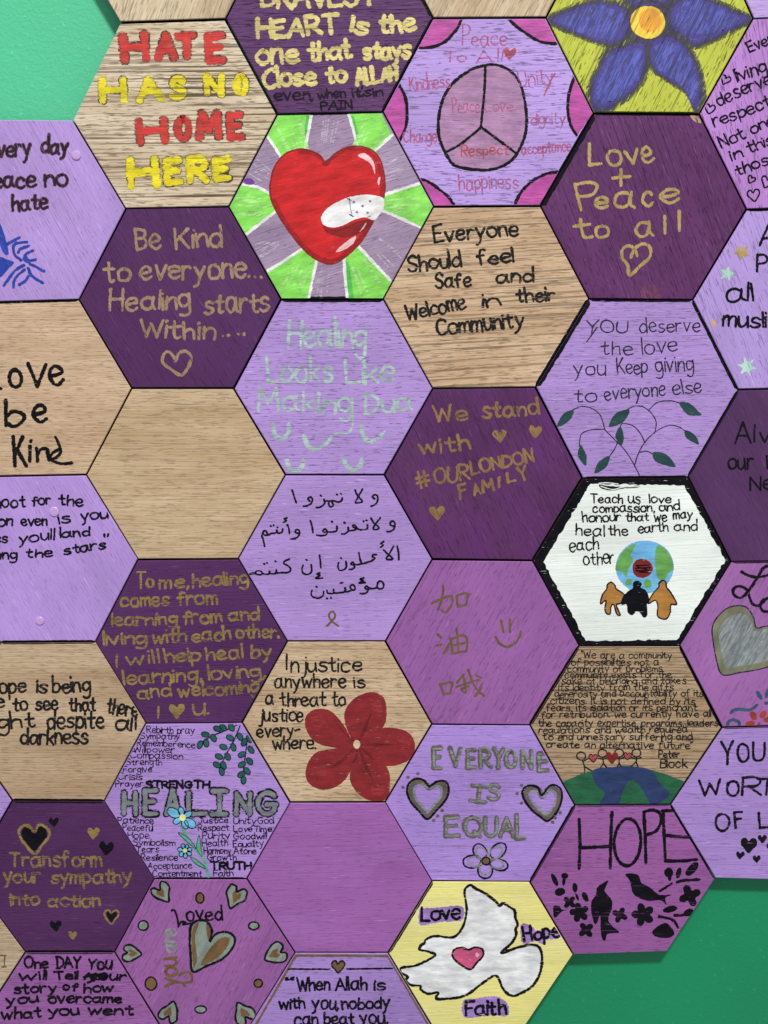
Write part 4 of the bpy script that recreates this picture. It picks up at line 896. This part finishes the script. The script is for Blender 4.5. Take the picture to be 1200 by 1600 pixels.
f = t.draw('flower_drawing', pet, 'navy_black', 2.8, closed=True); t.draw('silver_glint', [[(x * .8 + 617 * .2, y * .8 + 832 * .2) for x, y in q] for q in pet], 'glint', 3, closed=True, parent=f); t.fill('flower_centre', [t.oval(617, 834, 22, 22)], 'olive', parent=f); t.draw('outline', [t.oval(617, 834, 24, 23)], 'navy_black', 2, closed=True, parent=f)
t = Tile(1, 4.5, paint((228, 221, 138), .12, (234, 229, 160)), 0, 'pale yellow tile with a white dove holding a pink heart and three words on lilac', .05, {2: 3.5})
t.z(600, 1370, 3.871)
t.fill('lilac_patch', [[(222, 195), (300, 190), (468, 180), (472, 262), (350, 275), (225, 292), (210, 250)], [(832, 290), (890, 300), (925, 325), (1050, 318), (1080, 345), (1050, 375), (980, 385), (965, 412), (920, 392), (838, 402)], [(480, 752), (560, 735), (680, 726), (748, 770), (746, 840), (640, 842), (488, 850)]], 'lilac', rag=1.0)
dv = [(487, 100), (500, 65), (525, 52), (552, 72), (600, 95), (640, 122), (675, 150), (700, 176), (722, 160), (755, 182), (790, 205), (795, 250), (808, 290), (796, 320), (800, 350), (770, 405), (708, 462), (800, 432), (890, 412), (940, 430), (956, 490), (945, 580), (900, 660), (820, 710), (770, 720), (722, 682), (678, 600), (600, 642), (500, 715), (400, 738), (315, 737), (328, 702), (262, 708), (222, 682), (218, 662), (160, 655), (132, 625), (146, 606), (104, 582), (108, 552), (200, 535), (308, 478), (270, 455), (216, 442), (225, 415), (245, 402), (255, 380), (310, 360), (420, 366), (478, 300), (500, 200)]
d = t.fill('dove_painting', [dv], 'dove_white', label='white dove in flight outlined in black'); t.draw('outline', [dv], 'black', 3.8, closed=True, parent=d)
hp = [(512, 442), (555, 428), (595, 440), (598, 480), (560, 522), (520, 562), (450, 522), (415, 482), (425, 442), (468, 430)]
h = t.fill('heart_painting', [hp], 'pink', label='pink heart on the breast of the dove'); t.draw('outline', [hp], 'black', 2.9, closed=True, parent=h); t.fill('highlight', [[(560, 460), (575, 470), (565, 490), (552, 475)]], 'highlight', parent=h)
t.line([('Love', 225, 265, 462, 256, 84, 5.4)], 'navy_black', 4.6); t.line([('Hope', 848, 388, 1062, 362, 84, 4.8)], 'navy_black', 4.6); t.line([('Faith', 494, 840, 738, 832, 84, 5)], 'navy_black', 4.6)

# ---- sixth column
t = Tile(2, -1, paint((194, 202, 74), .95), 64, 'lime painted tile with a large blue five petalled flower and a yellow centre', .9, {4: 2.5, 3: 2})
t.z(800, 0, 3)
pet = [[(168, 92), (240, 58), (330, 20), (430, 8), (530, 38), (560, 100), (548, 160), (500, 208), (430, 206), (330, 172), (230, 130)], [(732, 60), (760, 8), (850, -25), (950, 8), (1060, 58), (1118, 86), (1050, 132), (950, 182), (860, 212), (800, 182), (740, 130)],
 [(560, 28), (485, -90), (560, -220), (640, -262), (720, -200), (792, -95), (728, 18), (650, 36)], [(622, 188), (540, 208), (450, 240), (402, 330), (368, 420), (380, 512), (440, 512), (520, 470), (592, 400), (628, 320), (632, 250)], [(648, 188), (640, 280), (682, 342), (745, 385), (812, 432), (850, 512), (882, 502), (892, 400), (866, 300), (820, 222), (760, 170), (700, 162)]]
def grow(q, f):
    cx = sum(p[0] for p in q) / len(q); cy = sum(p[1] for p in q) / len(q)
    return [(cx + (x - cx) * f, cy + (y - cy) * f) for x, y in q]
f = t.fill('flower_painting', [t.oval(640, 110, 120, 110)], 'petal_blue', label='large blue flower')
t.fill('smudged_edge', [grow(q, 1.17) for q in pet], 'smudge_faint', parent=f, rag=1.0); t.fill('smudged_edge', [grow(q, 1.08) for q in pet], 'smudge', parent=f, rag=1.0); t.fill('petal_edge', [grow(q, 1.0) for q in pet], 'petal_edge', parent=f, rag=1.0)
for q in pet: t.fill('petal', [grow(q, .90)], 'petal_blue', parent=f, rag=1.2)
t.fill('bright_stroke', [grow(q, .78) for q in pet], 'petal_bright', parent=f, rag=3)
t.draw('smudged_edge', [[(560, 50), (560, 110), (590, 165)], [(700, 40), (722, 100), (690, 160)], [(632, 185), (632, 260), (630, 320)], [(590, 18), (650, 5), (700, 18)]], 'smudge', 5, parent=f)
t.fill('flower_centre', [t.oval(637, 104, 82, 78)], 'sun_yellow', parent=f); t.fill('orange_blush', [t.oval(645, 95, 52, 54)], 'sun_orange', parent=f)
t = Tile(2, 0, paint((90, 44, 95), .55, (104, 50, 108)), 112, 'dark purple tile with gold words love plus peace to all above a gold outlined heart', .5, {2: 6, 1: 2.5})
t.z(800, 0, 3)
t.line([('L', 366, 772, 415, 775, 98), ('o', 448, 776, 515, 776, 120), ('v', 540, 774, 602, 768, 108), ('e', 615, 772, 665, 765, 118)], 'gold', 5)
t.line([('+', 470, 872, 552, 868, 100)], 'gold', 5, name='plus_sign')
t.line([('P', 322, 978, 418, 965, 130), ('e', 392, 978, 448, 975, 80), ('a', 482, 968, 570, 966, 108), ('c', 612, 965, 660, 962, 100), ('e', 702, 955, 785, 945, 105)], 'gold', 5)
t.line([('t', 300, 1115, 372, 1112, 95), ('o', 396, 1118, 455, 1112, 90), ('a', 588, 1112, 660, 1105, 100), ('l', 716, 1093, 720, 1093, 85), ('l', 786, 1080, 790, 1080, 85)], 'gold', 5)
t.z(0, 0, 1)
t.draw('heart_drawing', [[(986, 402), (992, 388), (1006, 381), (1016, 388), (1015, 402), (1002, 414), (984, 430), (981, 415), (972, 402), (973, 389), (984, 384), (993, 392), (996, 400)]], 'gold', 5)
t.fill('pink_stain', [t.oval(1018, 457, 18, 13)], 'plum_stain', rag=1.5); t.fill('worn_patch', [[(1078, 181), (1090, 182), (1096, 192), (1086, 190)]], 'wood_chip')
t = Tile(2, 1, paint(LAV, .5), 0, 'lavender tile with thin black writing about deserving love above drooping stems of dark leaves', .6, {2: 6, 1: 4, 0: 4, 5: 3, 4: 3})
t.z(800, 400, 3)
t.line([('YOU', 352, 362, 540, 358, 56), ('deserve', 600, 360, 880, 352, 66, 5)], 'thin_black', 2.3); t.draw('lettering', [[(398, 335), (350, 402)]], 'thin_black', 2.3)
t.line([('the', 418, 462, 565, 462, 62), ('love', 612, 460, 775, 446, 74, 5.2)], 'thin_black', 2.3)
t.line([('you', 292, 560, 440, 555, 68, 5), ('Keep', 497, 556, 635, 546, 70, 5), ('giving', 675, 548, 850, 534, 68, 5.4)], 'thin_black', 2.3)
t.line([('to', 290, 686, 400, 682, 66), ('everyone', 435, 676, 720, 650, 66, 5), ('else', 755, 650, 890, 636, 64, 5)], 'thin_black', 2.3)
t.draw('stem_drawing', [[(597, 1030), (570, 975), (530, 912), (490, 870), (435, 815)], [(435, 815), (415, 750), (375, 715), (325, 705), (285, 722)], [(435, 812), (370, 815), (325, 835), (315, 890)], [(495, 870), (480, 905), (455, 940)], [(573, 985), (590, 930), (620, 875), (670, 825), (730, 795), (780, 800), (812, 822)],
  [(622, 875), (600, 830), (565, 795), (518, 785), (505, 805)], [(668, 830), (675, 780), (655, 740), (620, 710), (580, 703), (540, 718)], [(640, 722), (680, 687), (740, 678), (788, 690)], [(595, 920), (630, 915), (665, 930)]], 'thin_black', 1.7)
for q in ([(287, 722), (245, 735), (220, 770), (213, 800), (250, 785), (280, 755)], [(547, 718), (490, 735), (460, 775), (456, 802), (510, 785), (542, 750)], [(783, 685), (830, 690), (870, 725), (887, 746), (830, 746), (800, 720)], [(320, 885), (307, 930), (325, 965), (346, 982), (349, 940), (335, 905)],
          [(457, 938), (410, 960), (388, 1000), (390, 1020), (440, 990)], [(505, 798), (484, 840), (495, 870), (515, 887), (523, 840)], [(808, 818), (815, 850), (845, 872), (875, 882), (862, 845), (835, 823)], [(658, 923), (670, 960), (720, 982), (765, 987), (740, 945), (700, 920)]):
    l_ = t.fill('leaf_drawing', [q], 'leaf_dark')
t = Tile(2, 2, paint((228, 236, 234), .12), 0, 'white tile with a thick black painted border, a globe and three small figures', .2, {})
t.z(820, 740, 3.636)
t.k += 2
out_ = [(50, 492), (330, 22), (920, 18), (1170, 500), (887, 980), (308, 980)]; inn = [(106, 500), (374, 58), (905, 66), (1140, 490), (862, 944), (346, 950)]
qs = []
for i in range(6):
    a, b, c_, d_ = out_[i], out_[(i + 1) % 6], inn[(i + 1) % 6], inn[i]
    ex = lambda p: (p[0] + (p[0] - 605) * .06, p[1] + (p[1] - 500) * .06)
    n = 26; edge = [(c_[0] + (d_[0] - c_[0]) * k / n + t.rng.uniform(-5, 5), c_[1] + (d_[1] - c_[1]) * k / n + t.rng.uniform(-5, 5)) for k in range(n + 1)]
    edge[0] = c_; edge[-1] = d_
    qs.append([ex(a), ex(b)] + edge)
t.fill('painted_border', qs, 'navy_black', smooth=False, label='thick black painted border', one=True)
t.fill('painted_border', [[(420, 62), (470, 70), (560, 74), (650, 68), (640, 80), (560, 84), (500, 96), (440, 86)]], 'navy_black')
t.draw('white_smear', [[(432, 72), (500, 90), (560, 76), (650, 74)], [(420, 55), (470, 52), (530, 58)]], 'white', 1.4)
for w in ([('Teach', 375, 166, 555, 166, 48), ('us', 590, 168, 655, 166, 58), ('love', 710, 166, 830, 166, 48)], [('compassion,', 385, 220, 735, 216, 50), ('and', 765, 212, 880, 205, 52, 4.6)], [('honour', 330, 276, 545, 268, 54), ('that', 575, 270, 705, 268, 46), ('we', 735, 270, 808, 268, 60), ('may', 845, 256, 950, 252, 52)],
          [('heal', 290, 350, 450, 354, 60), ('the', 475, 352, 585, 348, 58), ('earth', 645, 336, 815, 326, 56), ('and', 850, 326, 980, 322, 62, 4.4)], [('each', 255, 442, 420, 426, 72)], [('other', 335, 522, 510, 506, 76)]):
    t.line(w, 'black', 2.5)
g = t.fill('globe_painting', [t.oval(682, 530, 165, 150, 0, 18, .01)], 'globe_blue', label='blue and green globe')
t.fill('land', [[(632, 398), (570, 428), (530, 488), (515, 545), (558, 560), (575, 590), (590, 540), (618, 490), (600, 462)], [(755, 408), (800, 430), (836, 490), (842, 540), (812, 570), (790, 608), (755, 595), (740, 520), (740, 450)], [(578, 600), (606, 598), (602, 630), (570, 630)], [(690, 598), (716, 610), (716, 642), (690, 652), (675, 625)]], 'globe_green', parent=g)
r_ = t.fill('red_mark', [t.oval(668, 538, 58, 56)], 'blood'); t.draw('scribble', [[(632, 522), (705, 520)], [(628, 538), (712, 534)], [(632, 552), (706, 550)], [(640, 530), (690, 545), (650, 558), (704, 560)]], 'navy_black', 2.2, parent=r_)
p1 = [(468, 632), (490, 616), (512, 635), (520, 655), (565, 690), (545, 735), (520, 745), (535, 785), (542, 805), (522, 797), (505, 745), (490, 755), (485, 795), (466, 796), (455, 770), (460, 720), (430, 740), (440, 690), (465, 655)]
p2 = [(618, 622), (640, 612), (660, 625), (655, 648), (687, 670), (702, 712), (690, 745), (692, 800), (675, 813), (655, 785), (630, 780), (610, 800), (588, 785), (580, 740), (550, 740), (560, 700), (590, 670), (617, 650)]
p3 = [(763, 622), (785, 606), (802, 620), (805, 645), (832, 680), (862, 740), (830, 745), (825, 790), (800, 826), (755, 810), (755, 750), (740, 720), (700, 738), (725, 685), (760, 645)]
for q, k, lb in ((p1, 'ochre', 'brown figure'), (p2, 'navy_black', 'black figure'), (p3, 'ochre', 'brown figure')):
    o = t.fill('figure_drawing', [q], k, label=lb); t.draw('outline', [q], 'navy_black', 2.0, closed=True, parent=o)
t = Tile(2, 3, wood((186, 161, 131), .95), 0, 'bare wood tile crowded with a long black quotation above a painted green and blue hill', .7, {2: 3, 0: 3})
t.z(820, 1000, 3.75)
for w in (('"We are a community', 330, 108, 862, 108, 46), ('of possibilities not a', 272, 150, 785, 148, 46), ('community of problems.', 252, 190, 815, 188, 46), ('community exists for the', 236, 224, 860, 222, 44), ('sake of belonging and takes', 218, 260, 945, 256, 46), ('its identity from the gifts', 200, 300, 872, 296, 46), ('generosity and accountability of its', 178, 336, 1045, 330, 44),
          ('citizens. It is not defined by its', 150, 374, 1000, 380, 46), ('fears, its isolation or its penchant', 126, 416, 1010, 416, 46), ('for retribution. we currently have all', 96, 456, 1090, 450, 44), ('the capacity expertise, programs, leaders', 82, 506, 1135, 506, 46), ('regulations and wealth required', 82, 546, 950, 542, 44), ('to end unnessary suffering and', 108, 586, 982, 586, 46), ('create an alternative future”', 126, 630, 985, 636, 44)):
    t.line([w[:5] + (w[5] * .92, 5.0)], 'faded_black', 1.65, jit=1.3)
t.line([('Peter', 786, 690, 908, 688, 42)], 'faded_black', 1.9); t.line([('Block', 796, 748, 952, 745, 48)], 'faded_black', 1.9)
e = t.fill('hill_painting', [[(222, 834), (330, 785), (420, 760), (520, 745), (620, 740), (720, 755), (820, 785), (940, 832), (870, 975), (296, 975)]], 'earth_green', smooth=False)
t.fill('water', [[(400, 765), (520, 745), (620, 740), (740, 765), (800, 850), (850, 900), (800, 950), (740, 962), (690, 880), (640, 822), (600, 840), (570, 900), (545, 962), (440, 962), (470, 900), (420, 850)]], 'earth_blue', parent=e)
for hx, hy, legs in ((330, 680, [[(338, 706), (350, 742), (352, 775)], [(350, 742), (395, 768)], [(342, 712), (380, 690)]]), (455, 664, [[(457, 690), (460, 722), (442, 750)], [(460, 722), (482, 748)], [(435, 692), (457, 698), (485, 688)]]), (553, 662, [[(555, 690), (552, 720), (542, 745)], [(552, 720), (568, 745)], [(530, 690), (556, 698), (582, 686)]]), (655, 662, [[(656, 688), (652, 712), (622, 742)], [(652, 712), (664, 745)], [(625, 688), (654, 696), (682, 688)]])):
    b = t.draw('stick_figure', [t.oval(hx, hy, 26, 23, 0, 10)], 'faded_black', 1.9, closed=True); t.draw('limbs', legs, 'faded_black', 1.9, parent=b)
t.sheart('heart_drawing', 400, 693, 24, 'brick', outline='faded_black', pen=1.2); t.sheart('heart_drawing', 511, 690, 36, 'blood', label='dark maroon heart'); t.sheart('heart_drawing', 603, 681, 22, 'brick', outline='faded_black', pen=1.2)
t = Tile(2, 4, paint((147, 86, 152), .4), 0, 'mid purple tile with tall black capitals above two black birds among leaves and blossoms', .9, {1: 2.5, 2: 2.5, 0: 2.5})
t.z(820, 1250, 3.871)
t.draw('lettering', [[(328, 115), (333, 260), (328, 415)], [(526, 75), (520, 240), (516, 412)], [(340, 288), (440, 284), (515, 280)], t.oval(621, 255, 80, 142, 3, 14, .01) + [(702, 255)], [(720, 78), (728, 230), (732, 380)], [(720, 72), (768, 60), (815, 78), (824, 130), (792, 188), (735, 210)], [(834, 62), (842, 200), (850, 368)], [(832, 65), (900, 62)], [(850, 213), (930, 222), (1012, 226)], [(850, 368), (940, 368), (1038, 360)]], 'navy_black', 5.2)
lb = [(505, 488), (470, 503), (436, 530), (430, 570), (405, 610), (400, 660), (418, 742), (436, 745), (455, 700), (458, 780), (470, 846), (490, 846), (500, 810), (570, 800), (530, 762), (505, 720), (525, 660), (528, 610), (492, 562), (482, 545)]
rb = [(608, 450), (640, 442), (686, 455), (706, 500), (760, 530), (812, 572), (887, 572), (850, 592), (856, 632), (820, 606), (750, 609), (690, 592), (650, 556), (636, 492)]
t.fill('bird_painting', [lb], 'navy_black', label='upright black bird seen from behind'); t.fill('bird_painting', [rb], 'navy_black', label='perched black bird facing left')
t.fill('leaf_painting', [t.oval(180, 482, 42, 15, 65), t.oval(241, 458, 22, 18), t.oval(236, 490, 28, 10, 95), t.oval(213, 555, 32, 24, -10), t.oval(303, 530, 30, 16, 85), t.oval(316, 585, 24, 8, 70), t.oval(365, 585, 32, 17, 65), t.oval(870, 438, 28, 30), t.oval(876, 468, 22, 12, 90), t.oval(930, 440, 34, 16, 105), t.oval(1012, 416, 52, 25, -48), t.oval(878, 660, 44, 20, -12), t.oval(990, 680, 32, 22, -25)], 'navy_black')
t.draw('leaf_painting', [[(920, 497), (960, 486), (1054, 480)], [(815, 550), (850, 530), (888, 504)], [(908, 697), (960, 694), (1010, 676)], [(812, 705), (870, 715), (905, 735), (926, 770)]], 'navy_black', 4.4)
t.fill('leaf_painting', [[(175, 640), (215, 645), (222, 662), (262, 664), (225, 674), (178, 712)]], 'navy_black')
def blossom(x, y, r, n=5):
    t.fill('blossom_painting', [t.oval(x, y, r * .6, r * .55)] + [t.oval(x + r * .62 * math.cos(a), y + r * .62 * math.sin(a), r * .46, r * .36, math.degrees(a)) for a in [2 * math.pi * k / n + r for k in range(n)]], 'navy_black', one=True)
blossom(330, 680, 56); blossom(270, 618, 40, 4); blossom(370, 785, 48, 4); blossom(575, 695, 46, 4); blossom(715, 692, 66); blossom(998, 578, 64, 4)
t.fill('blossom_painting', [[(770, 800), (800, 765), (850, 742), (880, 765), (905, 805), (870, 832), (800, 828)]], 'navy_black')

# ---- right column
t = Tile(3, -1.5, paint((190, 164, 226), .25), 0, 'lavender painted tile cut to a corner at the top right above the living thing tile')
t = Tile(3, -.5, paint((184, 132, 206), .55), 104, 'pinkish purple tile on the right edge with black slanting writing and small outlined hearts', .45)
t.z(1040, 0, 5)
for w in ([('Every', 658, 412, 900, 310, 90)], [('living', 562, 636, 795, 562, 102)], [('deserve', 412, 828, 830, 648, 104)], [('respect', 385, 992, 830, 828, 100)], [('Not', 442, 1160, 625, 1078, 90), ('one', 672, 1045, 860, 965, 92)], [('in', 520, 1256, 605, 1222, 86), ('this', 655, 1196, 850, 1120, 90)], [('those', 560, 1372, 880, 1262, 88)]):
    t.line(w, 'black', 3.1)
for x, y, r, a in ((465, 625, 38, 25), (345, 852, 40, 10), (668, 1403, 30, 30), (688, 1528, 48, -8), (790, 1425, 46, 20)):
    t.sheart('heart_drawing', x, y, r, None, a, outline='black', pen=2.6)
t = Tile(3, .5, paint((178, 150, 216), .45), 112, 'lavender tile on the right with black words about muslims, gold and mint stars', .45, {1: 3})
t.z(1060, 310, 4.85)
t.line([('A', 615, 348, 770, 345, 158)], 'black', 4.2); t.line([('Peace', 598, 556, 1080, 545, 125)], 'black', 4.2)
t.line([('all', 378, 785, 572, 775, 132, 5.8)], 'black', 4.2); t.line([('muslims', 336, 966, 880, 985, 118, 5)], 'black', 4.2)
def star(x, y, r, a0, n=5):
    return [(x + (r if k % 2 == 0 else r * .5) * math.cos(a0 + math.pi * k / n), y + (r if k % 2 == 0 else r * .5) * math.sin(a0 + math.pi * k / n)) for k in range(2 * n)]
t.fill('star_drawing', [star(482, 408, 66, .5)], 'gold', smooth=False, label='gold star'); t.fill('star_drawing', [star(370, 570, 62, 1.2)], 'mint_solid', smooth=False, label='small mint star'); t.fill('star_drawing', [star(522, 1275, 76, .2, 6)], 'mint_solid', label='rounded mint star'); t.fill('smudge', [[(250, 920), (275, 915), (285, 965), (258, 970)]], 'wood_chip')
t = Tile(3, 1.5, paint((82, 46, 92), .2), 118, 'dark purple tile on the right edge with faint black writing and pale scuffs', .3, {2: 2.5})
t.z(1060, 640, 6.154)
t.line([('A', 548, 325, 692, 322, 200), ('l', 728, 312, 740, 312, 175), ('w', 790, 318, 960, 318, 150), ('ays', 990, 318, 1400, 318, 190)], 'black', 3.4); t.line([('our', 482, 577, 725, 570, 165, 4.8), ('I', 858, 562, 862, 562, 120)], 'black', 3.4); t.line([('N', 690, 772, 785, 765, 120), ('e', 822, 772, 930, 770, 150)], 'black', 3.4)
t = Tile(3, 2.5, paint((157, 102, 170), .25), 62, 'mid purple tile on the right edge with a large silver heart and painted flowers below', .3, {2: 1.5, 1: 3})
t.z(1060, 870, 5.714)
t.draw('lettering', [[(565, 135), (620, 165), (700, 182), (800, 165), (860, 140)], [(830, 75), (790, 84), (750, 110), (710, 180), (632, 298), (562, 365), (502, 345), (490, 292), (540, 262), (610, 292), (632, 350), (662, 420), (720, 436), (765, 400)], [(800, 370), (755, 390), (732, 430), (745, 475), (790, 492), (840, 465)]], 'black', 4.8)
hq = [(695, 630), (668, 535), (605, 450), (510, 438), (420, 470), (332, 560), (302, 640), (308, 740), (340, 920), (395, 1052), (560, 1032), (740, 1000), (900, 940), (1010, 800), (965, 665), (850, 618), (770, 622)]
h = t.fill('heart_painting', [hq], 'silver_olive', label='large silver heart'); cxy = (600, 760)
hin = [(cxy[0] + (x - cxy[0]) * .80, cxy[1] + (y - cxy[1]) * .78) for x, y in hq]
t.fill('silver_centre', [hin], 'silver', parent=h); t.fill('brushed_glint', [hin], 'scratch_silver', parent=h); t.draw('outline', [hq], 'thin_black', 1.8, closed=True, parent=h)
t.draw('flower_drawing', [[(472, 1390), (520, 1362), (640, 1366), (702, 1325)], [(436, 1506), (446, 1472), (490, 1456), (536, 1474), (546, 1506)]], 'steel_blue', 5)
t.fill('petal_drawing', [t.oval(722, 1236, 46, 20, 58), t.oval(795, 1215, 48, 20, 105), t.oval(785, 1306, 20, 16)], 'steel_blue'); t.fill('petal_drawing', [t.oval(670, 1420, 42, 30, 60), t.oval(757, 1408, 40, 26, -50), t.oval(642, 1488, 44, 24, -8), t.oval(800, 1452, 40, 24, -15), t.oval(720, 1496, 14, 18)], 'rust')
t = Tile(3, 3.5, paint((170, 139, 210), .3), 0, 'lavender tile on the right edge with bold black capitals about worth and small solid hearts', .4, {1: 2.5, 2: 1.5})
t.z(1060, 1130, 5.926)
t.line([('Y', 410, 378, 518, 372, 195), ('O', 552, 360, 655, 356, 175), ('U', 690, 350, 795, 346, 165)], 'black', 4.2)
t.line([('W', 205, 668, 395, 662, 135), ('O', 448, 668, 555, 666, 140), ('R', 598, 665, 765, 660, 165), ('T', 725, 660, 900, 655, 140), ('HY', 930, 660, 1200, 655, 140)], 'black', 4.2)
t.line([('O', 356, 1002, 478, 996, 155), ('F', 530, 968, 598, 964, 145), ('L', 755, 972, 850, 970, 148), ('OVE', 890, 970, 1250, 970, 148)], 'black', 4.2)
for x, y, r, a in ((652, 1130, 78, 4), (777, 1073, 42, 0), (572, 1224, 40, 3), (725, 1258, 38, 0), (855, 1150, 40, 0)): t.sheart('heart_drawing', x, y, r, 'black', a)
